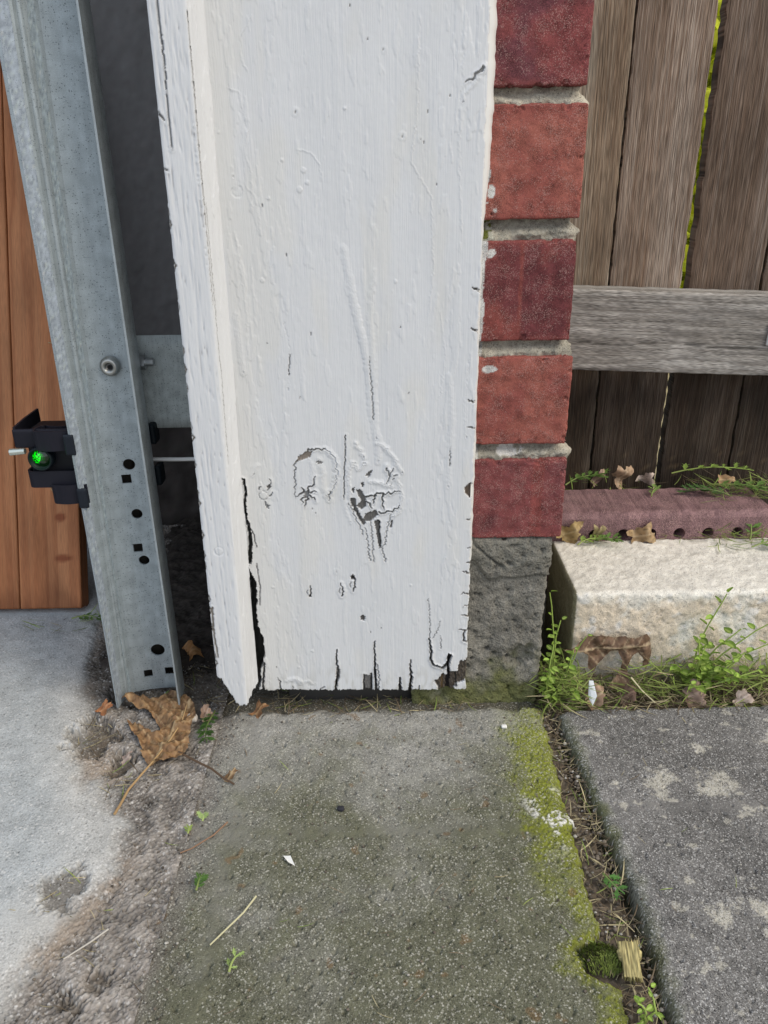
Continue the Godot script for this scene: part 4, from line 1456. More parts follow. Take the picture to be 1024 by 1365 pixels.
# ------------------------------------------------------------------ inside of the garage
func build_garage() -> void:
	# rear wall: plaster above, old masonry below
	var wn := nz(501, 30.0, 3)
	var wall := thing("garage_wall", "dark grey plastered inner garage wall behind the metal track", "wall")
	var w := Sheet.new(-0.75, 0.04, 0.19, 0.64, 0.004)
	for i in w.h.size():
		var x := (i % w.na) * w.st
		var y := (i / w.na) * w.st
		w.h[i] = 0.0012 * sm(0.1, 0.3, wn.get_noise_2d(x, y * 0.6)) + 0.0006 * wn.get_noise_2d(x * 4.0, y * 4.0)
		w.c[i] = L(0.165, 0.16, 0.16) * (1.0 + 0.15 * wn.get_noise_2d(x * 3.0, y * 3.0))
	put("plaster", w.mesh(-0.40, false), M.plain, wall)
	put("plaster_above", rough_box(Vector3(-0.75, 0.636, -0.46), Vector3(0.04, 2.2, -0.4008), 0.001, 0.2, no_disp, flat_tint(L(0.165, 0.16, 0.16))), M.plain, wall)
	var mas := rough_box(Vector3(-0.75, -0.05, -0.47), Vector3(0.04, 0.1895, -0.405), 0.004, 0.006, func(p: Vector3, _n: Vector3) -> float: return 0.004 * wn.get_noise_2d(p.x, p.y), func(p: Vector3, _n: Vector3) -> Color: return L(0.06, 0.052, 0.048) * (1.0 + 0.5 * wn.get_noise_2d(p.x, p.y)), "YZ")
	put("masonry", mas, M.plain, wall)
	# return wall behind the trim board, roof over the bay: they keep the bay dark
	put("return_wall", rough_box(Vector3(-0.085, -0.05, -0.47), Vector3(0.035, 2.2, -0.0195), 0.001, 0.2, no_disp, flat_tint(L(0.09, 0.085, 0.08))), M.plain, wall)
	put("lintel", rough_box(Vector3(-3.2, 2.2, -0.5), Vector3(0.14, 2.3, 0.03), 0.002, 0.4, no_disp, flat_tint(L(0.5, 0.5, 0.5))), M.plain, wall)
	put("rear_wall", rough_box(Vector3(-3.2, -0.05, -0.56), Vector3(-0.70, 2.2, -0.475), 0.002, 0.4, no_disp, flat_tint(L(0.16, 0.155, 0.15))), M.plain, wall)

	var backing := rough_box(Vector3(-0.2245, 0.0045, -0.0700), Vector3(-0.1975, 2.2, -0.0400), 0.0015, 0.05, no_disp, flat_tint(L(0.05, 0.04, 0.032)))  # added strip out of view, so the track holes look black
	tag(put("hole_backing", backing, M.plain), "added dark stud hidden close behind the galvanised track", "backing")
	# two cedar planks leaning back against the wall
	var k := 0
	for e in [[-0.3757, -0.3128, "reddish cedar plank leaning on the wall behind the black sensor", 0.0], [-0.4500, -0.3768, "reddish cedar plank at the left edge of the picture, left of the dark gap", 0.37]]:
		var off: float = e[3]
		var wq := nz(520 + k, 30.0, 3)
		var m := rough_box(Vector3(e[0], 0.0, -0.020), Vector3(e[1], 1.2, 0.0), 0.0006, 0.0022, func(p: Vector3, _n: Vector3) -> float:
			return 0.0004 * wq.get_noise_2d(p.x, p.y * 0.2) - (0.0007 * sm(0.0, 0.004, absf(p.x + 0.3763)) if false else 0.0), func(p: Vector3, _n: Vector3) -> Color:
			var n := wq.get_noise_2d(p.x * 0.6 + off, p.y * 0.2)
			var c := L(0.92, 0.92, 0.92) * (1.0 + 0.3 * n)
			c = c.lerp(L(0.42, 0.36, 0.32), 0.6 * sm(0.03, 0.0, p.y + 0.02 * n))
			if k == 0:
				for sp in [[-0.3285, 0.052, 0.011, 0.005], [-0.3315, 0.094, 0.006, 0.005]]:
					var d := Vector2((p.x - sp[0]) / sp[2], (p.y - sp[1]) / sp[3]).length() + 0.5 * n
					c = c.lerp(L(0.38, 0.16, 0.10), 0.75 * sm(1.1, 0.6, d))
			return c, "XxYyZ")
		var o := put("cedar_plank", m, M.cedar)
		o.position = Vector3(0, 0.0095, -0.158)
		o.rotation.x = -0.378
		o.set_meta("label", e[2])
		o.set_meta("category", "plank")
		o.set_meta("group", "cedar planks leaning on the wall")
		k += 1
	# straws caught on the planks
	# white cable
	var cs := Soup.new()
	var pts := []
	for i in 15:
		var t := i / 14.0
		pts.append(Vector3(lerpf(-0.190, -0.085, t), 0.2112 + 0.0045 * t * t, -0.047 + 0.004 * sin(t * 3.0)))
	cs.tube(pts, 0.00165, 0.00165, 10, L(0.72, 0.72, 0.70))
	tag(put("white_cable", cs.mesh(), M.plastic), "thin white cable running from the track behind the moulding", "cable")


# ------------------------------------------------------------------ vertical garage door track
func build_track() -> void:
	var track := thing("garage_door_track", "galvanised steel garage door track with punched holes standing on the floor", "garage door track")
	# section from left to right (x, z), the channel opens towards the viewer
	var rows_top := [Vector2(-0.2262, -0.0135), Vector2(-0.2264, -0.0075), Vector2(-0.2248, -0.0042), Vector2(-0.2222, -0.0035), Vector2(-0.2150, -0.0062), Vector2(-0.2136, -0.0075), Vector2(-0.2118, -0.0160), Vector2(-0.2105, -0.0172), Vector2(-0.2060, -0.0222), Vector2(-0.2045, -0.0240), Vector2(-0.196, -0.0262), Vector2(-0.188, -0.0280), Vector2(-0.1812, -0.0302), Vector2(-0.1790, -0.0318), Vector2(-0.1775, -0.0318), Vector2(-0.1762, -0.0300), Vector2(-0.1750, -0.0045)]
	var rows_low := [Vector2(-0.2288, -0.0100), Vector2(-0.2295, -0.0060), Vector2(-0.2289, -0.0030), Vector2(-0.2280, -0.0025), Vector2(-0.2268, -0.0115), Vector2(-0.2262, -0.0135), Vector2(-0.2250, -0.0165), Vector2(-0.2240, -0.0170), Vector2(-0.2222, -0.0222), Vector2(-0.2200, -0.0250), Vector2(-0.208, -0.0285), Vector2(-0.196, -0.0300), Vector2(-0.1865, -0.0305), Vector2(-0.1825, -0.0318), Vector2(-0.1808, -0.0318), Vector2(-0.1795, -0.0300), Vector2(-0.1770, -0.0035)]
	var n := rows_top.size()
	var thick := 0.0014
	var ys := []
	var ny := 24
	for j in ny + 1:
		ys.append(lerpf(0.0035, 0.62, float(j) / ny))
	# closed shell: front skin, back skin, rims
	var verts := PackedVector3Array()
	var idx := PackedInt32Array()
	for side in 2:
		for j in ny + 1:
			var t := clampf(ys[j] / 0.5, 0.0, 1.2)
			for i in n:
				var p: Vector2 = rows_low[i].lerp(rows_top[i], t)
				var a: Vector2 = rows_low[maxi(i - 1, 0)].lerp(rows_top[maxi(i - 1, 0)], t)
				var b: Vector2 = rows_low[mini(i + 1, n - 1)].lerp(rows_top[mini(i + 1, n - 1)], t)
				var d := (b - a).normalized()
				var outw := Vector2(-d.y, d.x)   # towards the viewer on the web
				if side == 1:
					p -= outw * thick
				verts.append(Vector3(p.x, ys[j] + (0.0 if side == 0 else 0.0), p.y))
	var half := (ny + 1) * n
	for j in ny:
		for i in n - 1:
			var a := j * n + i
			idx.append_array([a, a + n, a + n + 1, a, a + n + 1, a + 1])
			var b := half + a
			idx.append_array([b, b + n + 1, b + n, b, b + 1, b + n + 1])
		# left and right rims
		var l := j * n
		idx.append_array([l, half + l, half + l + n, l, half + l + n, l + n])
		var r := j * n + n - 1
		idx.append_array([r, r + n, half + r + n, r, half + r + n, half + r])
	for i in n - 1:
		idx.append_array([i, i + 1, half + i + 1, i, half + i + 1, half + i])
		var q := ny * n + i
		idx.append_array([q, half + q, half + q + 1, q, half + q + 1, q + 1])
	var arr := []
	arr.resize(Mesh.ARRAY_MAX)
	arr[Mesh.ARRAY_VERTEX] = verts
	arr[Mesh.ARRAY_INDEX] = idx
	var shell := ArrayMesh.new()
	shell.add_surface_from_arrays(Mesh.PRIMITIVE_TRIANGLES, arr)
	var zm: StandardMaterial3D = M.zinc.duplicate()
	zm.uv1_triplanar = true
	zm.uv1_world_triplanar = true
	zm.uv1_scale = Vector3.ONE / 0.12
	M.zinc3 = zm
	var ch := CSGCombiner3D.new()
	ch.name = "channel"
	ch.material_override = zm
	var cm := CSGMesh3D.new()
	cm.name = "section"
	cm.mesh = shell
	cm.material = zm
	ch.add_child(cm)
	for hle in [[-0.1954, 0.2135, 0.0045], [-0.1954, 0.1718, 0.0042], [-0.1956, 0.1304, 0.0042], [-0.1963, 0.0434, 0.0058]]:
		var c := CSGCylinder3D.new()
		c.name = "round_hole"
		c.operation = CSGShape3D.OPERATION_SUBTRACTION
		c.radius = hle[2]
		c.height = 0.03
		c.sides = 28
		c.rotation.x = PI / 2
		c.position = Vector3(hle[0], hle[1], -0.029)
		c.material = zm
		ch.add_child(c, true)
	for hle in [[-0.1989, 0.2018], [-0.1988, 0.1420], [-0.2073, 0.0202], [-0.1895, 0.0212]]:
		var c := CSGBox3D.new()
		c.name = "square_hole"
		c.operation = CSGShape3D.OPERATION_SUBTRACTION
		c.size = Vector3(0.0072, 0.0072, 0.03)
		c.position = Vector3(hle[0], hle[1], -0.029)
		c.material = zm
		ch.add_child(c, true)
	track.add_child(ch)
	# spangled lip, highlight painted in, and pale band beside the groove: thin zinc strips
	for e in [[3, 4, L(0.74, 0.81, 0.92), "bright_lip"], [7, 8, L(0.74, 0.84, 0.92), "pale_seam"]]:
		var lip := Soup.new()
		var lr := []
		var lc := []
		var lu := []
		var wn := nz(560 + e[0], 90.0, 3)
		for j in 320:
			var y := lerpf(0.006, 0.61, j / 319.0)
			var t := clampf(y / 0.5, 0.0, 1.2)
			var p: Vector2 = rows_low[e[0]].lerp(rows_top[e[0]], t)
			var q: Vector2 = rows_low[e[1]].lerp(rows_top[e[1]], t)
			var o := Vector2(-(q - p).y, (q - p).x).normalized() * 0.00018
			var row := []
			var cl := []
			var uu := []
			for i in 7:
				var k := i / 6.0
				if e[0] == 7:
					k = lerpf(clampf(0.10 + 0.28 * absf(wn.get_noise_2d(y, 2.0)), 0.0, 0.5), 0.95, k)
				var r := p.lerp(q, k) + o
				row.append(Vector3(r.x, y, r.y))
				cl.append(e[2] * (1.0 + 0.5 * wn.get_noise_2d(y * 3.0, i * 0.01)))
				uu.append(Vector2(i * 0.001, y))
			lr.append(row)
			lc.append(cl)
			lu.append(uu)
		lip.grid(lr, lc, lu)
		put(e[3], lip.mesh(), M.lip, track)
	# pressed rib near the left of the web, ending in a round tip
	var rib := Soup.new()
	var rr := []
	var rc := []
	for j in 60:
		var y := lerpf(0.024, 0.62, j / 59.0)
		var t := clampf(y / 0.5, 0.0, 1.2)
		var cx := lerpf(-0.2235, -0.2122, t)
		var cz := lerpf(-0.0205, -0.0115, t)
		var e := minf(1.0, sqrt(maxf(0.0, (y - 0.024) / 0.006)))
		var row := []
		for i in 9:
			var a := PI * i / 8.0
			row.append(Vector3(cx - cos(a) * 0.0021 * e, y, cz - 0.0012 + sin(a) * 0.0021 * e))
		rr.append(row)
		rc.append(L(1, 1, 1))
	rib.grid(rr, rc)
	put("pressed_rib", rib.mesh(), M.zinc3, track)
	# bolt, nut behind and the angle bracket
	var bolt := Soup.new()
	var prof := [[0.0, 0.0012], [0.0028, 0.0012], [0.0032, 0.0034], [0.0052, 0.0034], [0.0060, 0.0022], [0.0062, 0.0006], [0.0072, 0.0004], [0.0073, -0.002]]
	var br := []
	var bc := []
	for j in prof.size():
		var row := []
		for i in 25:
			var a := -TAU * i / 24.0
			row.append(Vector3(-0.1966 + cos(a) * prof[j][0], 0.2905 + sin(a) * prof[j][0], -0.0252 + prof[j][1]))
		br.append(row)
		bc.append(L(0.42, 0.42, 0.40) if j != 0 and j != 1 else L(0.12, 0.12, 0.12))
	bolt.grid(br, bc)
	put("bolt", bolt.mesh(), M.steel, track)
	var nut := Soup.new()
	nut.tube([Vector3(-0.181, 0.2905, -0.037), Vector3(-0.174, 0.2905, -0.037)], 0.0055, 0.0055, 6, L(0.4, 0.42, 0.43))
	nut.tube([Vector3(-0.174, 0.2905, -0.037), Vector3(-0.168, 0.2905, -0.037)], 0.0032, 0.0032, 10, L(0.4, 0.42, 0.43))
	put("nut", nut.mesh(), M.steel, track)
	var plate := rough_box(Vector3(-0.195, 0.2372, -0.0465), Vector3(-0.100, 0.3085, -0.0445), 0.0008, 0.01, no_disp, flat_tint(L(1, 1, 1)))
	put("angle_bracket", plate, M.plate, track)
	var leg := rough_box(Vector3(-0.196, 0.2372, -0.0445), Vector3(-0.194, 0.3085, -0.034), 0.0008, 0.01, no_disp, flat_tint(L(1, 1, 1)))
	put("bracket_leg", leg, M.zinc3, track)


func band(s: Soup, pts: Array, y0: float, y1: float, th: float, col: Color) -> void:   # a bent strip: path in x, z, standing from y0 to y1
	var n := pts.size()
	var front := []
	var back := []
	for i in n:
		var a: Vector2 = pts[maxi(i - 1, 0)]
		var b: Vector2 = pts[mini(i + 1, n - 1)]
		var d := (b - a).normalized()
		var o := Vector2(-d.y, d.x) * th
		front.append(pts[i])
		back.append(pts[i] + o)
	for i in n - 1:
		var f0: Vector2 = front[i]
		var f1: Vector2 = front[i + 1]
		var b0: Vector2 = back[i]
		var b1: Vector2 = back[i + 1]
		var v := func(q: Vector2, y: float) -> Vector3: return Vector3(q.x, y, q.y)
		s.quad(v.call(b0, y0), v.call(b0, y1), v.call(b1, y1), v.call(b1, y0), col)
		s.quad(v.call(f0, y1), v.call(f0, y0), v.call(f1, y0), v.call(f1, y1), col)
		s.quad(v.call(f0, y1), v.call(f1, y1), v.call(b1, y1), v.call(b0, y1), col)
		s.quad(v.call(f0, y0), v.call(b0, y0), v.call(b1, y0), v.call(f1, y0), col)
	for i in [0, n - 1]:
		var f: Vector2 = front[i]
		var b: Vector2 = back[i]
		s.quad(Vector3(f.x, y0, f.y), Vector3(f.x, y1, f.y), Vector3(b.x, y1, b.y), Vector3(b.x, y0, b.y), col)


# ------------------------------------------------------------------ safety sensor
func build_sensor() -> void:
	var sn := thing("safety_sensor", "black safety sensor with a glowing green lens clipped to the track", "sensor")
	var navy := L(0.012, 0.0135, 0.020)
	var body := rough_box(Vector3(-0.2635, 0.207, -0.044), Vector3(-0.229, 0.2455, -0.014), 0.002, 0.003, no_disp, flat_tint(navy * 0.7))
	put("housing", body, M.plastic, sn)
	# upper plate with its side flap
	var up := rough_box(Vector3(-0.2715, 0.2335, -0.0150), Vector3(-0.2285, 0.2480, -0.0120), 0.001, 0.002, no_disp, flat_tint(navy))
	put("bracket_plate", up, M.plastic, sn)
	var flap := Soup.new()
	band(flap, [Vector2(-0.2705, -0.013), Vector2(-0.2725, -0.035), Vector2(-0.2730, -0.062)], 0.2345, 0.2495, 0.0016, navy)
	put("side_flap", flap.mesh(), M.plastic, sn)
	# spring clips, bent round towards the track
	var cl := [[0.2335, 0.2485, -0.2535, -0.2240], [0.1915, 0.2065, -0.2480, -0.2215]]
	for k in 2:
		var c: Array = cl[k]
		var s := Soup.new()
		var pts := []
		var x0: float = c[2]
		var x1: float = c[3]
		# from the back of the housing out, round the left and along the front to the hook
		for i in 6:
			pts.append(Vector2(lerpf(x1 - 0.004, x0 + 0.004, i / 5.0), -0.022 + 0.004 * sin(i * 0.6)))
		for i in 7:
			var a := lerpf(PI * 0.5, PI * 1.5, i / 6.0)
			pts.append(Vector2(x0 + 0.003 + cos(a) * 0.0045, -0.0125 - sin(a) * -0.0075 * -1.0))
		for i in 7:
			pts.append(Vector2(lerpf(x0 + 0.004, x1, i / 6.0), -0.005 + 0.0012 * sin(i * 0.9)))
		band(s, pts, c[0], c[1], -0.0012, navy)
		put("spring_clip", s.mesh(), M.plastic, sn)
		var hook := rough_box(Vector3(x1 - 0.007, c[0] - 0.003, -0.005), Vector3(x1 + 0.0005, c[1] - 0.002, -0.0022), 0.0012, 0.0015, no_disp, flat_tint(navy * 1.2))
		put("clip_hook", hook, M.plastic, sn)
	# lower cradle
	var lw := Soup.new()
	var lp := []
	for i in 6:
		lp.append(Vector2(-0.2660 + 0.0 * i, lerpf(-0.034, -0.014, i / 5.0)))
	for i in 6:
		var a := lerpf(PI, PI * 0.5, i / 5.0)
		lp.append(Vector2(-0.2605 + cos(a) * 0.0055, -0.014 + sin(a) * 0.0055))
	lp.append(Vector2(-0.245, -0.0085))
	lp.append(Vector2(-0.229, -0.0085))
	band(lw, lp, 0.2035, 0.2165, -0.0014, navy)
	put("cradle", lw.mesh(), M.plastic, sn)
	# lens: black barrel, green lit glass inside
	var barrel := Soup.new()
	var pr := [[0.0092, -0.016], [0.0092, -0.0075], [0.0085, -0.0062], [0.0074, -0.0062], [0.0072, -0.0100], [0.0, -0.0105]]
	var rows := []
	var cols := []
	for j in pr.size():
		var row := []
		for i in 33:
			var a := TAU * i / 32.0
			row.append(Vector3(-0.2525 + cos(a) * pr[j][0], 0.2265 + sin(a) * pr[j][0], pr[j][1]))
		rows.append(row)
		cols.append(navy * 0.6)
	barrel.grid(rows, cols)
	put("lens_barrel", barrel.mesh(), M.plastic, sn)
	var lens := Soup.new()
	rows = []
	cols = []
	for j in 9:
		var t := j / 8.0
		var row := []
		var cc := []
		for i in 33:
			var a := TAU * i / 32.0
			var rr := 0.0066 * (1.0 - t)
			row.append(Vector3(-0.2525 + cos(a) * rr, 0.2265 + sin(a) * rr, -0.0098 + 0.0022 * sin(t * PI * 0.5)))
			cc.append(L(0.02, 0.25, 0.03))
		rows.append(row)
		cols.append(cc)
	lens.grid(rows, cols)
	var gm := mat(0.12)
	gm.albedo_color = Color(0.02, 0.10, 0.03)
	gm.vertex_color_use_as_albedo = false
	gm.clearcoat_enabled = true
	gm.clearcoat = 1.0
	gm.clearcoat_roughness = 0.05
	gm.emission_enabled = true
	# the lamp sits at the upper left of the glass: an uneven glow as in a real lens
	var gi := Image.create(64, 64, false, Image.FORMAT_RGB8)
	var gn := nz(611, 0.11, 2)
	for y in 64:
		for x in 64:
			var d := Vector2(x - 32, y - 32)
			var f := sm(30, 10, Vector2(x - 20, y - 28).length()) * (0.6 + 1.3 * gn.get_noise_2d(x, y)) * sm(0.10, -0.10, (d.x * 0.75 + d.y * 0.55) / 32.0 - 0.02 + 0.25 * gn.get_noise_2d(x * 0.5 + 60, y * 0.5))
			gi.set_pixel(x, y, Color(0.01, 0.05 + 0.95 * clampf(f * 1.6, 0.0, 1.0), 0.06 * f + 0.01))
	gm.emission_texture = ImageTexture.create_from_image(gi)
	gm.emission_operator = BaseMaterial3D.EMISSION_OP_MULTIPLY
	gm.emission = Color(1, 1, 1)
	gm.emission_energy_multiplier = 0.9
	for i in lens.v.size():
		lens.uv[i] = Vector2((lens.v[i].x + 0.2525) / 0.0132 + 0.5, 0.5 - (lens.v[i].y - 0.2265) / 0.0132)
	put("green_lens_lamp", lens.mesh(), gm, sn)
	var led := OmniLight3D.new()
	led.name = "sensor_light"
	led.light_color = Color(0.1, 1.0, 0.15)
	led.light_energy = 0.00004
	led.light_size = 0.004
	led.omni_range = 6.0
	led.omni_attenuation = 2.0
	led.shadow_enabled = true
	led.position = Vector3(-0.2525, 0.2265, -0.0050)
	sn.add_child(led)
	# wing bolt
	var wb := Soup.new()
	wb.tube([Vector3(-0.2645, 0.2315, -0.012), Vector3(-0.2695, 0.2312, -0.012), Vector3(-0.2755, 0.2308, -0.0118)], 0.0022, 0.0026, 12, L(0.62, 0.66, 0.6))
	put("thumb_screw", wb.mesh(), M.steel, sn)
	# the ends of the clip behind the track
	for y in [0.2345, 0.2005]:
		var b := rough_box(Vector3(-0.1800, y - 0.008, -0.050), Vector3(-0.1745, y + 0.008, -0.036), 0.0016, 0.002, no_disp, flat_tint(navy * 0.6))
		var o := put("clip_end", b, M.plastic, sn)
		o.rotation.y = 0.0


# ------------------------------------------------------------------ behind the right slab
func build_back_bed() -> void:
	var big := nz(701, 24.0, 3)
	var mid := nz(702, 100.0, 3)
	var fine := nz(703, 420.0, 2)
	# pale concrete edging block
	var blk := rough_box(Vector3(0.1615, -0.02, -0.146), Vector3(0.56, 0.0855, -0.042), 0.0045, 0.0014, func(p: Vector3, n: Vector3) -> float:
		var d := 0.0010 * big.get_noise_3d(p.x, p.y, p.z) + 0.0009 * mid.get_noise_3d(p.x, p.y, p.z) + 0.0004 * fine.get_noise_3d(p.x, p.y, p.z)
		if n.z > 0.5:
			d *= 1.15
			var q := mid.get_noise_3d(p.x * 1.2 + 4.0, p.y * 1.2, p.z)
			if q > 0.25:
				d -= (q - 0.25) * 0.004
		return d, func(p: Vector3, n: Vector3) -> Color:
		var n1 := big.get_noise_3d(p.x, p.y, p.z)
		var n2 := mid.get_noise_3d(p.x, p.y, p.z)
		var c := L(0.90, 0.87, 0.80) * (1.0 + 0.10 * n1 + 0.12 * n2)
		if n.z > 0.3:
			c = c.lerp(L(0.82, 0.71, 0.57) * (1.0 + 0.18 * n2), sm(-0.35, 0.2, n1 + 0.3 * n2) * sm(0.086, 0.070, p.y + 0.008 * n2))
			c = c.lerp(L(0.86, 0.85, 0.84), 0.7 * sm(0.25, 0.45, big.get_noise_3d(p.x * 1.6 + 8.0, p.y * 1.6, p.z) + 0.2 * n2))
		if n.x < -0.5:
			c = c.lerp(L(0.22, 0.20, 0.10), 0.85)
		var dirt := sm(0.02, 0.0, p.y + 0.01 * n1)
		return c.lerp(L(0.30, 0.25, 0.18), dirt * 0.6), "xYZ")
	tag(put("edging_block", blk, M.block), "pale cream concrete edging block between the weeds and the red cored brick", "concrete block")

	# red cored brick lying on edge behind it, the holes cut through
	var cb := thing("cored_brick", "purplish red brick with round core holes lying behind the pale concrete block", "brick")
	var csg := CSGCombiner3D.new()
	csg.name = "brick_body"
	var bm := CSGMesh3D.new()
	bm.name = "block"
	bm.mesh = closed_chamfer_box(Vector3(0.155, 0.026, -0.211), Vector3(0.379, 0.113, -0.145), 0.006, 0.004)
	var pm: StandardMaterial3D = M.paver.duplicate()
	pm.vertex_color_use_as_albedo = false
	pm.albedo_color = L(0.32, 0.19, 0.195).linear_to_srgb()
	pm.uv1_triplanar = true
	pm.uv1_world_triplanar = true
	pm.uv1_scale = Vector3.ONE / 0.3
	bm.material = pm
	csg.material_override = pm
	csg.add_child(bm)
	for x in [0.178, 0.204, 0.232, 0.2585, 0.2865, 0.3145, 0.343]:
		var c := CSGCylinder3D.new()
		c.name = "core_hole"
		c.operation = CSGShape3D.OPERATION_SUBTRACTION
		c.radius = 0.0058
		c.height = 0.2
		c.sides = 20
		c.rotation.x = PI / 2
		c.position = Vector3(x, 0.0905, -0.17)
		c.material = pm
		csg.add_child(c, true)
	cb.add_child(csg)

	# weeds: a rooted plant with small oval leaves, as many leaf parts as show
	weed("chickweed_plant", "bright green small-leaved weed growing at the right before the pale concrete block", Vector3(0.262, -0.004, -0.024), 31, [[Vector3(0.272, 0.045, -0.022), 13], [Vector3(0.262, 0.055, -0.018), 12], [Vector3(0.283, 0.092, -0.026), 11], [Vector3(0.300, 0.060, -0.022), 13], [Vector3(0.318, 0.068, -0.016), 12], [Vector3(0.246, 0.030, -0.014), 11], [Vector3(0.290, 0.036, -0.008), 13], [Vector3(0.312, 0.030, -0.006), 12], [Vector3(0.33, 0.05, -0.02), 10], [Vector3(0.278, 0.030, -0.006), 12], [Vector3(0.300, 0.044, -0.012), 12], [Vector3(0.325, 0.026, -0.002), 10], [Vector3(0.255, 0.018, -0.004), 10]], 0.0085)
	weed("chickweed_plant", "pale green weed squeezed between the footing and the pale concrete block", Vector3(0.142, -0.008, -0.016), 32, [[Vector3(0.1365, 0.094, -0.030), 8], [Vector3(0.147, 0.070, -0.024), 12], [Vector3(0.156, 0.048, -0.014), 11], [Vector3(0.139, 0.055, -0.012), 12], [Vector3(0.166, 0.062, -0.012), 4], [Vector3(0.150, 0.028, -0.004), 13], [Vector3(0.1385, 0.034, -0.006), 12], [Vector3(0.160, 0.022, -0.002), 12], [Vector3(0.142, 0.016, 0.001), 10]], 0.0070)
	weed("chickweed_plant", "little green weed at the lower end of the joint, beside the wood chip", Vector3(0.134, -0.006, 0.262), 33, [[Vector3(0.139, 0.010, 0.252), 6], [Vector3(0.131, 0.012, 0.262), 6], [Vector3(0.137, 0.008, 0.272), 6]], 0.0045)


func closed_chamfer_box(lo: Vector3, hi: Vector3, r: float, step: float) -> ArrayMesh:
	var bx := BoxMesh.new()
	bx.size = hi - lo
	# a lathe-like loft along x of a chamfered section, closed with fans: one welded body
	var sec := []
	for k in 4:
		var cy: float = [lo.y + r, hi.y - r, hi.y - r, lo.y + r][k]
		var cz: float = [hi.z - r, hi.z - r, lo.z + r, lo.z + r][k]
		var a0: float = [-PI / 2, 0.0, PI / 2, PI][k]
		for i in 4:
			var a := a0 + i * PI / 6.0
			sec.append(Vector2(cy + sin(a) * r, cz + cos(a) * r))
	var st := SurfaceTool.new()
	st.begin(Mesh.PRIMITIVE_TRIANGLES)
	st.set_smooth_group(-1)
	var nx := int((hi.x - lo.x) / step)
	var n := sec.size()
	var jn := nz(717, 60.0, 3)
	var at := func(i: int, k: int) -> Vector3:
		var x := lerpf(lo.x, hi.x, float(i) / nx)
		var s: Vector2 = sec[k % n]
		var mid := Vector2((lo.y + hi.y) * 0.5, (lo.z + hi.z) * 0.5)
		var f := 1.0
		if i == 0 or i == nx:
			f = 0.92
		var q := mid + (s - mid) * f
		var d := 0.0022 * jn.get_noise_3d(x, q.x, q.y)
		return Vector3(x, q.x + d, q.y + d)
	for i in nx:
		for k in n:
			var a: Vector3 = at.call(i, k)
			var b: Vector3 = at.call(i, k + 1)
			var c: Vector3 = at.call(i + 1, k + 1)
			var d: Vector3 = at.call(i + 1, k)
			for p in [a, b, c, a, c, d]:
				st.add_vertex(p)
	for e in [0, nx]:
		var m := Vector3(lo.x if e == 0 else hi.x, (lo.y + hi.y) * 0.5, (lo.z + hi.z) * 0.5)
		for k in n:
			var a: Vector3 = at.call(e, k)
			var b: Vector3 = at.call(e, k + 1)
			for p in ([m, b, a] if e == 0 else [m, a, b]):
				st.add_vertex(p)
	st.generate_normals()
	return st.commit()


func weed(called: String, label: String, root: Vector3, sd: int, tips: Array, size: float) -> void:
	var o := thing(called, label, "weed", "small-leaved weeds", root)
	var rng := RandomNumberGenerator.new()
	rng.seed = sd
	var kinds := []
	for k in 3:
		var g := L(0.22, 0.33, 0.055) * (0.7 + 0.3 * k)
		kinds.append(leaflet_mesh(1.0, 0.66, 0.22, g, g.lerp(L(0.55, 0.65, 0.2), 0.5), 0.8))
	for tip in tips:
		var e: Vector3 = tip[0] - root
		var bend := Vector3(rng.randf_range(-0.006, 0.006), 0.004, rng.randf_range(-0.004, 0.008))
		var pts := []
		for k in 9:
			var t := k / 8.0
			pts.append(e * t + bend * sin(t * PI) + Vector3(rng.randf_range(-1, 1), 0, rng.randf_range(-1, 1)) * 0.0008)
		var s := Soup.new()
		s.tube(pts, 0.0009, 0.0005, 5, L(0.30, 0.36, 0.10), L(0.34, 0.46, 0.10))
		put("stem", s.mesh(), M.leaf, o)
		var nl: int = tip[1]
		for k in nl:
			var t := 1.0 - 0.85 * pow(float(k) / nl, 0.85)
			var p: Vector3 = pts[clampi(int(t * 8.0), 0, 8)]
			var yaw := rng.randf() * TAU if k > 3 else k * TAU / 4.0 + 0.4
			var b := Basis.from_euler(Vector3(rng.randf_range(-0.5, 0.5), yaw, rng.randf_range(-0.25, 0.55)))
			var sz := size * rng.randf_range(0.65, 1.25) * (0.7 if k == 0 else 1.0)
			var m := put("leaf", kinds[rng.randi() % 3], M.leaf, o)
			m.transform = Transform3D(b.scaled(Vector3.ONE * sz), p + b.x * 0.0015)


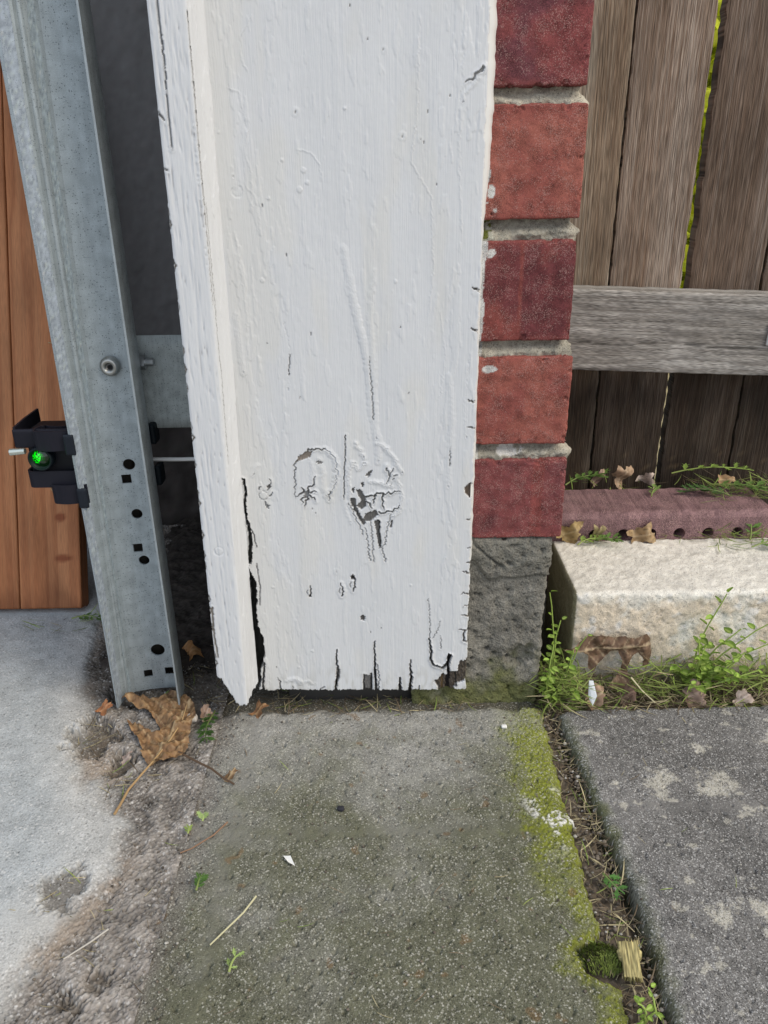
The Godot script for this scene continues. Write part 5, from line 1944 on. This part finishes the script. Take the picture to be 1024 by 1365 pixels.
# a sprig of fine cut leaves, lying on something
func sprig(label: String, at: Vector3, yaw: float, length: float, n: int, col: Color, sd: int, tilt := 0.0, leaf := 0.006) -> void:
	var o := thing("green_sprig", label, "plant cutting", "green plant cuttings and seedlings", at)
	o.rotation = Vector3(0, yaw, tilt)
	var rng := RandomNumberGenerator.new()
	rng.seed = sd
	var st := Soup.new()
	var pts := []
	for k in 8:
		var t := k / 7.0
		pts.append(Vector3(length * t, 0.0012 + 0.10 * length * sin(t * PI), 0.08 * length * sin(t * 4.0 + sd)))
	st.tube(pts, 0.0008, 0.0004, 5, col.lerp(L(0.4, 0.42, 0.15), 0.5), col)
	put("stem", st.mesh(), M.leaf, o)
	var lf := Soup.new()
	for k in n:
		var t := 0.25 + 0.75 * float(k) / n
		var p: Vector3 = pts[clampi(int(t * 7.0), 0, 7)]
		for side in [-1.0, 1.0]:
			var a: float = side * rng.randf_range(0.5, 1.1)
			var d := Vector3(cos(a), rng.randf_range(-0.1, 0.35), sin(a)).normalized()
			var across := d.cross(Vector3.UP).normalized()
			var ln := leaf * rng.randf_range(0.7, 1.4)
			var w := ln * rng.randf_range(0.12, 0.22)
			var cc := col * rng.randf_range(0.75, 1.2)
			var q := p + d * ln * 0.5
			lf.tri(p, q + across * w, p + d * ln, cc)
			lf.tri(p, p + d * ln, q - across * w + Vector3(0, 0.0003, 0), cc)
			# side teeth
			for g in [0.35, 0.65]:
				for s2 in [-1.0, 1.0]:
					var r0: Vector3 = p + d * ln * g
					var e: Vector3 = (d * 0.7 + across * s2).normalized() * ln * 0.4
					lf.tri(r0 - d * ln * 0.06, r0 + e, r0 + d * ln * 0.06, cc)
	put("leaflets", lf.mesh(), M.leaf, o)


func lobed(label: String, at: Vector3, turn: Vector3, scale_: float, cols: Array, sd: int, called := "leaf_fragment") -> void:   # a torn piece of oak leaf
	var rng := RandomNumberGenerator.new()
	rng.seed = sd
	var out := []
	var n := 26
	var ph := rng.randf() * TAU
	var lobes := rng.randi_range(2, 4)
	for k in n:
		var a := TAU * k / n
		var r := scale_ * (0.72 + 0.22 * sin(a * lobes + ph) + 0.10 * sin(a * 7.0 + ph * 2.0) + rng.randf_range(-0.07, 0.07))
		out.append(cos(a) * r * 1.35)
		out.append(sin(a) * r)
	var cv := rng.randf_range(-18.0, 18.0)
	var m := oak_mesh(out, [-scale_, 0.0, scale_, 0.0], Basis(), Vector3.ZERO, func(p: Vector2) -> float: return cv * (p.x * p.x + 0.6 * p.y * p.y) + 0.004 * sin(p.x * 300.0), cols, maxf(0.0007, scale_ * 0.0001))
	var o := put(called, m, M.dry)
	o.position = at
	o.rotation = turn
	tag(o, label, "dead leaf", "torn dead leaf pieces")


# ------------------------------------------------------------------ leaves, straw, chips
func build_litter() -> void:
	var floor_basis := Basis(Vector3(1, 0, 0), Vector3(0, 0, 1), Vector3(0, 1, 0))   # leaf plane x, y -> world x, z; leaf normal up
	var tan_cols := [L(0.17, 0.095, 0.05), L(0.31, 0.185, 0.09), L(0.42, 0.30, 0.17)]
	# oak leaf under the track
	var oak := thing("oak_leaf", "large tan oak leaf with pointed lobes lying under the foot of the track", "dead leaf", "whole oak leaves")
	var cn := nz(801, 55.0, 2)
	var m := oak_mesh([-226.5, -6.8, -222.1, -14.1, -211.7, -17.5, -204.0, -13.7, -197.3, -20.2, -188.7, -20.3, -179.6, -18.1, -168.4, -8.4, -163.0, -2.0, -160.0, 9.0, -157.0, 18.0, -159.6, 27.4, -157.2, 43.2, -154.9, 55.9, -158.9, 61.9, -167.9, 66.5, -178.9, 69.4, -186.7, 62.5, -192.5, 55.5, -191.1, 49.6, -197.9, 41.0, -210.0, 23.5, -215.8, 14.5, -209.6, 15.8, -200.5, 22.3, -189.3, 30.7, -183.4, 31.6, -184.8, 24.1, -192.3, 12.8, -201.0, 4.1, -210.6, -0.5, -219.3, -4.5], [-179.1, 68.7, -168.1, -0.9], floor_basis, Vector3(0, 0.0065, 0), func(p: Vector2) -> float:
		return 0.0060 * cn.get_noise_2d(p.x, p.y) + 0.0022 * cn.get_noise_2d(p.x * 3.0, p.y * 3.0 + 5.0) + 0.004 * sm(0.02, -0.02, p.y) * sm(-0.195, -0.225, p.x) + 0.002 * sin((p.x + 0.18) * 90.0), tan_cols, 0.0011)
	put("blade", m, M.dry, oak)
	var ps := Soup.new()
	ps.tube([Vector3(-0.1680, 0.0095, 0.002), Vector3(-0.1676, 0.0090, 0.0245), Vector3(-0.1726, 0.0085, 0.048), Vector3(-0.1791, 0.0085, 0.0687), Vector3(-0.1841, 0.0080, 0.0815), Vector3(-0.1901, 0.0060, 0.0947), Vector3(-0.1922, 0.0050, 0.1086), Vector3(-0.1938, 0.0045, 0.1165)], 0.0005, 0.0011, 6, L(0.50, 0.34, 0.17), L(0.36, 0.23, 0.11))
	put("stalk", ps.mesh(), M.dry, oak)
	# dark twig at the right of the leaf
	var tw := Soup.new()
	tw.tube([Vector3(-0.1620, 0.008, 0.0576), Vector3(-0.1535, 0.007, 0.0625), Vector3(-0.1447, 0.006, 0.0674), Vector3(-0.1334, 0.005, 0.0735), Vector3(-0.124, 0.0035, 0.081), Vector3(-0.1145, 0.002, 0.0865)], 0.0010, 0.0008, 6, L(0.10, 0.065, 0.04))
	tag(put("twig", tw.mesh(), M.dry), "dark thin twig running right from the large tan oak leaf", "twig")
	lobed("small torn tan leaf piece under the end of the dark twig", Vector3(-0.119, 0.003, 0.079), Vector3(-PI / 2, 0.3, 0.4), 5.0, tan_cols, 3)
	lobed("small pinkish brown leaf piece beside the white pebble", Vector3(-0.1505, 0.006, 0.010), Vector3(-1.2, 0.2, 0.9), 6.5, [L(0.33, 0.2, 0.13), L(0.42, 0.28, 0.2), L(0.45, 0.32, 0.24)], 4)
	lobed("rust-coloured leaf scrap left of the foot of the track", Vector3(-0.2385, 0.006, 0.000), Vector3(-1.0, 0.5, 0.2), 6.0, [L(0.24, 0.09, 0.04), L(0.34, 0.15, 0.06), L(0.4, 0.2, 0.1)], 5)
	lobed("curled grey-pink leaf crumb left of the oak leaf stalk", Vector3(-0.2025, 0.004, 0.0590), Vector3(-1.1, 0.1, 0.3), 4.6, [L(0.36, 0.25, 0.2), L(0.5, 0.38, 0.32), L(0.5, 0.4, 0.33)], 6)
	lobed("orange-brown leaf lying in the dark behind the track", Vector3(-0.1850, 0.006, -0.078), Vector3(-1.35, 0.2, 0.2), 15.0, [L(0.36, 0.17, 0.06), L(0.45, 0.24, 0.10), L(0.5, 0.3, 0.15)], 7)
	lobed("brown leaf scrap in the gap under the split end of the board", Vector3(-0.108, 0.004, 0.0035), Vector3(-1.3, 0.0, 0.5), 7.0, [L(0.22, 0.11, 0.05), L(0.30, 0.16, 0.08), L(0.33, 0.2, 0.1)], 8)
	# pebble
	var pn := nz(811, 150.0, 2)
	tag(put("pebble", rough_box(Vector3(-0.1672, 0.000, 0.007), Vector3(-0.1580, 0.006, 0.0155), 0.0029, 0.0006, func(p: Vector3, _n: Vector3) -> float: return 0.0007 * pn.get_noise_3d(p.x, p.y, p.z), flat_tint(L(0.62, 0.58, 0.53))), M.plain), "pale flat pebble between the oak leaf and the broken moulding", "pebble")
	tag(put("pebble", rough_box(Vector3(-0.0368, 0.0005, 0.1100), Vector3(-0.0318, 0.0035, 0.1142), 0.0015, 0.0006, func(p: Vector3, _n: Vector3) -> float: return 0.0006 * pn.get_noise_3d(p.x, p.y, p.z), flat_tint(L(0.035, 0.035, 0.04))), M.plain), "tiny black stone alone on the middle slab", "stone")
	tag(put("pebble", rough_box(Vector3(0.093, 0.000, 0.0240), Vector3(0.0975, 0.0025, 0.0275), 0.001, 0.0006, no_disp, flat_tint(L(0.8, 0.79, 0.76))), M.plain), "white paint crumb on the slab below the footing", "paint chip")
	# paint flakes
	var fl := Soup.new()
	fl.quad(Vector3(-0.0705, 0.0022, 0.1530), Vector3(-0.0655, 0.0035, 0.1540), Vector3(-0.0618, 0.0022, 0.1612), Vector3(-0.0668, 0.0030, 0.1585), L(0.82, 0.81, 0.78))
	tag(put("paint_flake", fl.mesh(), M.plain), "white paint flake lying on the middle slab", "paint flake")
	# wood chip in the joint
	var wc := rough_box(Vector3(-0.0068, 0, -0.0125), Vector3(0.0068, 0.005, 0.0125), 0.0008, 0.0007, func(p: Vector3, n: Vector3) -> float: return 0.0030 * pn.get_noise_2d(9.0, p.z * 0.8) * absf(n.x) - 0.003 * sm(0.0, 0.0125, p.z) * absf(n.x) + (0.0007 * pn.get_noise_2d(p.x * 5.0, p.z * 0.3) + 0.0004 * pn.get_noise_2d(p.x * 14.0, p.z * 0.5)) * n.y + 0.0050 * pn.get_noise_2d(p.x * 4.0, 7.0) * absf(n.z), func(p: Vector3, _n: Vector3) -> Color: return (L(0.46, 0.39, 0.18) * (1.0 + 0.7 * pn.get_noise_2d(p.x * 9.0, p.z * 0.4))).lerp(L(0.2, 0.17, 0.08), sm(0.1, 0.4, pn.get_noise_2d(p.x * 7.0 + 5.0, p.z * 0.3))))
	var wo := put("wood_chip", wc, M.plain)
	wo.position = Vector3(0.1368, 0.001, 0.2310)
	wo.rotation = Vector3(0.15, -0.12, 0.10)
	wo.scale = Vector3(0.8, 0.9, 0.85)
	tag(wo, "yellowish splintered wood chip stuck in the joint between the slabs", "wood chip")
	# moss cushion beside it
	var rng := RandomNumberGenerator.new()
	rng.seed = 5150
	var where := []
	var tints := []
	for k in 900:
		var a := rng.randf() * TAU
		var r := sqrt(rng.randf())
		var p := Vector3(0.1225 + cos(a) * r * 0.0125, -0.004 + 0.0065 * (1.0 - r * r), 0.2262 + sin(a) * r * 0.0105)
		where.append(Transform3D(Basis.from_euler(Vector3(rng.randf_range(-0.6, 0.6), a, rng.randf_range(0.5, 1.5))).scaled(Vector3.ONE * rng.randf_range(0.6, 1.2)), p))
		tints.append(L(1, 1, 1) * rng.randf_range(0.6, 1.2))
	tag(scatter("moss_cushion", blade_mesh(0.0032, 0.0008, 0.2, L(0.10, 0.13, 0.03), L(0.20, 0.25, 0.06)), M.leaf, where, tints), "dark green moss cushion left of the wood chip", "moss")
	# straw and clippings: soil bed, joint, under the board, in the pits
	where = []
	tints = []
	var wgreen := []
	var tgreen := []
	var lay := func(n: int, x0: float, x1: float, z0: float, z1: float, y: float, rise: float, share: float, sc: float) -> void:
		for k in n:
			var p := Vector3(rng.randf_range(x0, x1), y + rng.randf() * rise, rng.randf_range(z0, z1))
			var b := Basis.from_euler(Vector3(rng.randf_range(-0.4, 0.4), rng.randf() * TAU, rng.randf_range(-0.25, 0.35))).scaled(Vector3.ONE * sc * rng.randf_range(0.5, 1.3))
			if rng.randf() < share:
				wgreen.append(Transform3D(b, p))
				tgreen.append(L(0.22, 0.31, 0.07).lerp(L(0.34, 0.36, 0.12), rng.randf() * 0.6) * rng.randf_range(0.45, 1.3))
			else:
				where.append(Transform3D(b, p))
				var pick := rng.randf()
				tints.append((L(0.42, 0.36, 0.22) if pick < 0.45 else L(0.16, 0.12, 0.08)) * rng.randf_range(0.6, 1.3))
	lay.call(2200, 0.135, 0.46, -0.044, 0.004, -0.006, 0.009, 0.22, 0.9)
	lay.call(700, 0.205, 0.42, -0.044, -0.004, 0.0, 0.022, 0.82, 1.0)
	lay.call(420, 0.132, 0.168, -0.034, 0.004, -0.004, 0.030, 0.85, 0.85)
	lay.call(620, 0.127, 0.150, 0.0, 0.30, -0.008, 0.005, 0.06, 0.62)
	lay.call(300, -0.10, 0.075, -0.030, 0.009, -0.006, 0.006, 0.22, 0.7)
	lay.call(60, -0.262, -0.216, 0.01, 0.055, -0.006, 0.005, 0.1, 0.7)
	lay.call(60, -0.222, -0.195, 0.155, 0.195, -0.004, 0.005, 0.15, 0.6)
	lay.call(40, -0.212, -0.190, 0.07, 0.10, -0.002, 0.004, 0.15, 0.6)
	lay.call(30, -0.35, -0.26, -0.155, -0.12, 0.005, 0.004, 0.6, 0.9)
	lay.call(120, -0.20, -0.12, -0.10, -0.005, -0.001, 0.004, 0.08, 0.7)
	lay.call(220, 0.31, 0.45, -0.160, -0.120, 0.086, 0.010, 0.8, 0.8)
	lay.call(160, 0.33, 0.40, -0.21, -0.17, 0.112, 0.010, 0.85, 0.8)
	lay.call(60, 0.17, 0.42, -0.235, -0.205, 0.108, 0.010, 0.8, 0.8)
	lay.call(40, 0.17, 0.33, -0.160, -0.140, 0.086, 0.004, 0.7, 0.6)
	lay.call(40, -0.11, 0.11, 0.03, 0.28, 0.001, 0.001, 0.25, 0.45)
	lay.call(20, 0.16, 0.30, 0.03, 0.25, 0.003, 0.001, 0.4, 0.4)
	lay.call(60, -0.20, -0.14, 0.03, 0.28, -0.001, 0.002, 0.1, 0.45)
	var bm := blade_mesh(0.022, 0.0011, 0.12, L(1, 1, 1), L(0.9, 0.9, 0.85))
	scatter("straw", bm, M.dry, where, tints)
	scatter("grass_clippings", bm, M.leaf, wgreen, tgreen)
	# loose crumbs of sand and stone
	where = []
	tints = []
	for k in 1700:
		var p: Vector3
		var pick := rng.randf()
		if pick < 0.35:
			p = Vector3(rng.randf_range(0.124, 0.150), -0.006 + rng.randf() * 0.002, rng.randf_range(0.0, 0.30))
		elif pick < 0.75:
			p = Vector3(rng.randf_range(-0.235, -0.12), 0.0005, rng.randf_range(-0.08, 0.30))
		else:
			p = Vector3(rng.randf_range(-0.10, 0.35), 0.0008, rng.randf_range(0.01, 0.28))
		where.append(Transform3D(Basis.from_euler(Vector3(rng.randf() * 6.0, rng.randf() * 6.0, 0)).scaled(Vector3(1, rng.randf_range(0.5, 1.0), rng.randf_range(0.6, 1.0)) * rng.randf_range(0.0003, 0.0011) * (1.6 if pick < 0.35 else 1.0)), p))
		var q := rng.randf()
		tints.append(L(0.42, 0.40, 0.36) * rng.randf_range(0.5, 1.3) if q < 0.16 else L(0.15, 0.125, 0.10) * rng.randf_range(0.4, 1.4))
	var gr := SphereMesh.new()
	gr.radius = 1.0
	gr.height = 2.0
	gr.radial_segments = 6
	gr.rings = 3
	scatter("grit", gr, M.plain, where, tints)

	# second oak leaf, leaning on the pale block
	var ov := thing("oak_leaf", "brown round-lobed oak leaf standing against the face of the pale concrete block", "dead leaf", "whole oak leaves")
	var o2 := oak_mesh([153.8, 35.7, 162.7, 39.2, 174.2, 46.9, 186.2, 49.6, 196.8, 45.1, 204.8, 46.9, 215.3, 44.2, 224.9, 48.9, 229.0, 44.0, 229.8, 34.3, 229.3, 22.0, 226.9, 16.5, 223.6, 18.3, 223.7, 25.8, 218.9, 31.5, 213.1, 28.4, 209.9, 19.8, 210.2, 6.8, 204.5, 3.4, 190.6, 5.7, 196.4, 10.1, 203.8, 15.0, 205.2, 24.9, 201.2, 33.6, 194.1, 32.5, 184.8, 22.8, 179.6, 16.7, 175.9, 18.0, 175.4, 29.9, 169.2, 34.9, 161.1, 33.8], [155.0, 34.5, 229.0, 39.0], Basis(), Vector3(0, 0, -0.029), func(p: Vector2) -> float: return 0.004 * cn.get_noise_2d(p.x + 3.0, p.y) - 0.18 * (p.y - 0.02) + 0.007 * sm(0.018, 0.0, p.y) + 0.003 * sm(0.03, 0.0, p.y), [L(0.11, 0.066, 0.042), L(0.175, 0.108, 0.068), L(0.36, 0.27, 0.17)], 0.0011)
	put("blade", o2, M.dry, ov)
	lobed("broken brown leaf on the soil below the standing oak leaf", Vector3(0.176, 0.006, -0.004), Vector3(-0.9, 0.3, 0.3), 11.0, [L(0.24, 0.15, 0.1), L(0.34, 0.23, 0.16), L(0.4, 0.3, 0.2)], 21)
	lobed("dark brown leaf scrap in the middle of the soil bed", Vector3(0.206, 0.005, -0.008), Vector3(-1.0, -0.3, 0.5), 9.0, [L(0.14, 0.08, 0.06), L(0.22, 0.14, 0.1), L(0.26, 0.17, 0.12)], 22)
	lobed("pinkish brown leaf below the bright green weed", Vector3(0.262, 0.006, -0.006), Vector3(-0.8, 0.2, 0.2), 12.0, [L(0.26, 0.17, 0.13), L(0.38, 0.27, 0.21), L(0.42, 0.3, 0.24)], 23)
	lobed("pale leaf scrap at the right end of the soil bed", Vector3(0.300, 0.005, 0.000), Vector3(-1.0, 0.4, 0.2), 8.0, [L(0.33, 0.25, 0.2), L(0.45, 0.36, 0.3), L(0.5, 0.4, 0.34)], 24)
	# white feather-like flake on the broken leaf
	var ff := Soup.new()
	ff.quad(Vector3(0.1705, 0.022, -0.006), Vector3(0.1745, 0.021, -0.007), Vector3(0.1765, 0.011, 0.001), Vector3(0.1725, 0.004, 0.005), L(0.62, 0.66, 0.70))
	ff.tri(Vector3(0.1705, 0.022, -0.006), Vector3(0.1725, 0.004, 0.005), Vector3(0.1695, 0.010, 0.000), L(0.62, 0.66, 0.70))
	tag(put("paint_flake", ff.mesh(), M.plain), "bluish white paint flake standing before the brown oak leaf", "paint flake")
	# leaves by the fence and on the cored brick
	lobed("upright tan leaf standing behind the red cored brick at its left", Vector3(0.2510, 0.1205, -0.224), Vector3(-0.1, 0.2, 1.2), 12.0, [L(0.32, 0.21, 0.13), L(0.42, 0.29, 0.19), L(0.45, 0.33, 0.22)], 25)
	lobed("pointed pinkish leaf standing behind the red cored brick in front of the picket gap", Vector3(0.2765, 0.1170, -0.224), Vector3(-0.1, -0.2, 0.3), 8.5, [L(0.46, 0.36, 0.29), L(0.56, 0.45, 0.38), L(0.55, 0.45, 0.36)], 26)
	lobed("small dark leaf behind the red cored brick, next to the pier", Vector3(0.226, 0.119, -0.224), Vector3(-0.2, 0.2, 0.9), 8.0, [L(0.24, 0.15, 0.12), L(0.34, 0.23, 0.18), L(0.4, 0.3, 0.2)], 27)
	lobed("olive tan leaf leaning on the cored brick next to the pier", Vector3(0.178, 0.0965, -0.139), Vector3(-0.3, 0.1, 0.4), 13.0, [L(0.28, 0.19, 0.08), L(0.36, 0.26, 0.12), L(0.4, 0.3, 0.16)], 28)
	lobed("olive leaf scrap over a core hole of the red brick", Vector3(0.2055, 0.0950, -0.139), Vector3(-0.35, 0.1, 1.4), 8.5, [L(0.24, 0.19, 0.09), L(0.32, 0.26, 0.13), L(0.36, 0.29, 0.16)], 29)
	lobed("long tan leaf along the foot of the red cored brick", Vector3(0.2480, 0.0920, -0.139), Vector3(-0.4, 0.0, 0.15), 14.0, [L(0.28, 0.18, 0.09), L(0.38, 0.27, 0.15), L(0.42, 0.31, 0.19)], 30)
	lobed("orange leaf piece among the fern cuttings at the right of the fence", Vector3(0.352, 0.122, -0.205), Vector3(-0.8, 0.3, -0.5), 8.0, [L(0.36, 0.22, 0.11), L(0.46, 0.3, 0.17), L(0.5, 0.36, 0.2)], 31)
	# green cuttings
	var gc := L(0.14, 0.24, 0.06)
	sprig("feathery green cutting on the cored brick's back edge next to the pier", Vector3(0.190, 0.113, -0.216), 0.12, 0.045, 9, gc, 41, 0.15, 0.011)
	sprig("feathery green cutting hanging over the cored brick in front of the fence gap", Vector3(0.270, 0.114, -0.180), 1.2, 0.028, 5, L(0.2, 0.3, 0.08), 42, 0.0, 0.007)
	sprig("long arching green cutting behind the cored brick at the right", Vector3(0.304, 0.120, -0.222), 0.05, 0.085, 8, L(0.26, 0.38, 0.08), 43, 0.03, 0.010)
	sprig("dense feathery cutting on the right end of the cored brick", Vector3(0.335, 0.116, -0.205), -0.35, 0.075, 16, gc, 44, -0.05, 0.012)
	sprig("flat dark fern cutting lying on top of the cored brick", Vector3(0.345, 0.114, -0.175), 2.7, 0.045, 10, L(0.10, 0.19, 0.06), 45, 0.0, 0.011)
	sprig("leafy cutting at the right front corner of the cored brick", Vector3(0.345, 0.090, -0.130), 0.9, 0.05, 14, gc, 46, 0.2, 0.011)
	sprig("leafy cutting lying on the pale block at the far right", Vector3(0.345, 0.0875, -0.118), -0.1, 0.06, 15, L(0.18, 0.29, 0.07), 47, 0.0, 0.010)
	sprig("small green cutting on the pale block in front of the tan leaves", Vector3(0.185, 0.0875, -0.126), 0.5, 0.034, 7, L(0.24, 0.34, 0.08), 48, 0.0, 0.008)
	sprig("small green cutting at the foot of the cored brick under the olive scrap", Vector3(0.196, 0.0880, -0.134), -0.1, 0.03, 8, gc, 49, 0.1, 0.008)
	sprig("pale green star-shaped seedling on the worn concrete, the upper of two", Vector3(-0.1305, 0.002, 0.1220), 1.7, 0.005, 3, L(0.36, 0.48, 0.17), 50, 0.5, 0.0045)
	sprig("yellow-green seedling on the worn concrete, the lower of two", Vector3(-0.1385, 0.002, 0.1330), 1.5, 0.005, 3, L(0.24, 0.32, 0.08), 51, 0.4, 0.004)
	sprig("dark green seedling at the left edge of the middle slab", Vector3(-0.1235, 0.002, 0.1790), 1.2, 0.012, 5, L(0.08, 0.16, 0.035), 52, 0.1, 0.005)
	sprig("three-bladed green seedling near the bottom of the middle slab", Vector3(-0.0925, 0.002, 0.2340), 1.1, 0.014, 2, L(0.30, 0.40, 0.13), 53, 0.0, 0.006)
	sprig("green cutting on the garage floor under the cedar planks", Vector3(-0.318, 0.006, -0.140), -0.2, 0.05, 9, L(0.10, 0.17, 0.05), 54, 0.0, 0.008)
	sprig("dark green moss-like tuft under the broken moulding", Vector3(-0.148, 0.003, 0.004), -1.4, 0.04, 14, L(0.06, 0.12, 0.03), 55, 0.0, 0.008)
	sprig("single green leaf in the joint between the slabs", Vector3(0.138, -0.003, 0.168), -1.0, 0.018, 3, L(0.09, 0.20, 0.05), 56, 0.0, 0.008)
	# straws lying alone
	for e in [["long pale straw lying on the middle slab near its left", [Vector3(-0.084, 0.0025, 0.184), Vector3(-0.090, 0.003, 0.196), Vector3(-0.100, 0.0025, 0.2085), Vector3(-0.1065, 0.002, 0.2165)], L(0.58, 0.54, 0.34)], ["brown curved stem on the worn concrete below the seedlings", [Vector3(-0.113, 0.002, 0.123), Vector3(-0.120, 0.003, 0.135), Vector3(-0.133, 0.0025, 0.146), Vector3(-0.140, 0.002, 0.149)], L(0.26, 0.16, 0.10)], ["pale straw leaning on the soil below the standing oak leaf", [Vector3(0.208, 0.020, -0.012), Vector3(0.216, 0.012, -0.004), Vector3(0.226, 0.004, 0.002)], L(0.58, 0.52, 0.33)], ["grey thread on the worn concrete left of the middle slab", [Vector3(-0.170, 0.002, 0.205), Vector3(-0.178, 0.0025, 0.214), Vector3(-0.190, 0.002, 0.224)], L(0.5, 0.47, 0.42)]]:
		var s := Soup.new()
		s.tube(e[1], 0.0007, 0.0005, 5, e[2])
		tag(put("straw_stem", s.mesh(), M.dry), e[0], "straw", "straws lying alone")
	for e in [["straw caught on the cedar plank below the sensor", Vector3(-0.333, 0.118, -0.1985), 0.9], ["straw caught on the cedar plank above the sensor", Vector3(-0.325, 0.262, -0.253), 0.1]]:
		var s := Soup.new()
		var d := Vector3(cos(e[2]), -sin(e[2]) * 0.92, sin(e[2]) * 0.37) * 0.011
		s.tube([e[1] - d, e[1] + Vector3(0, 0, 0.0015), e[1] + d], 0.0007, 0.0004, 5, L(0.42, 0.28, 0.14))
		tag(put("straw_stem", s.mesh(), M.dry), e[0], "straw", "straws lying alone")
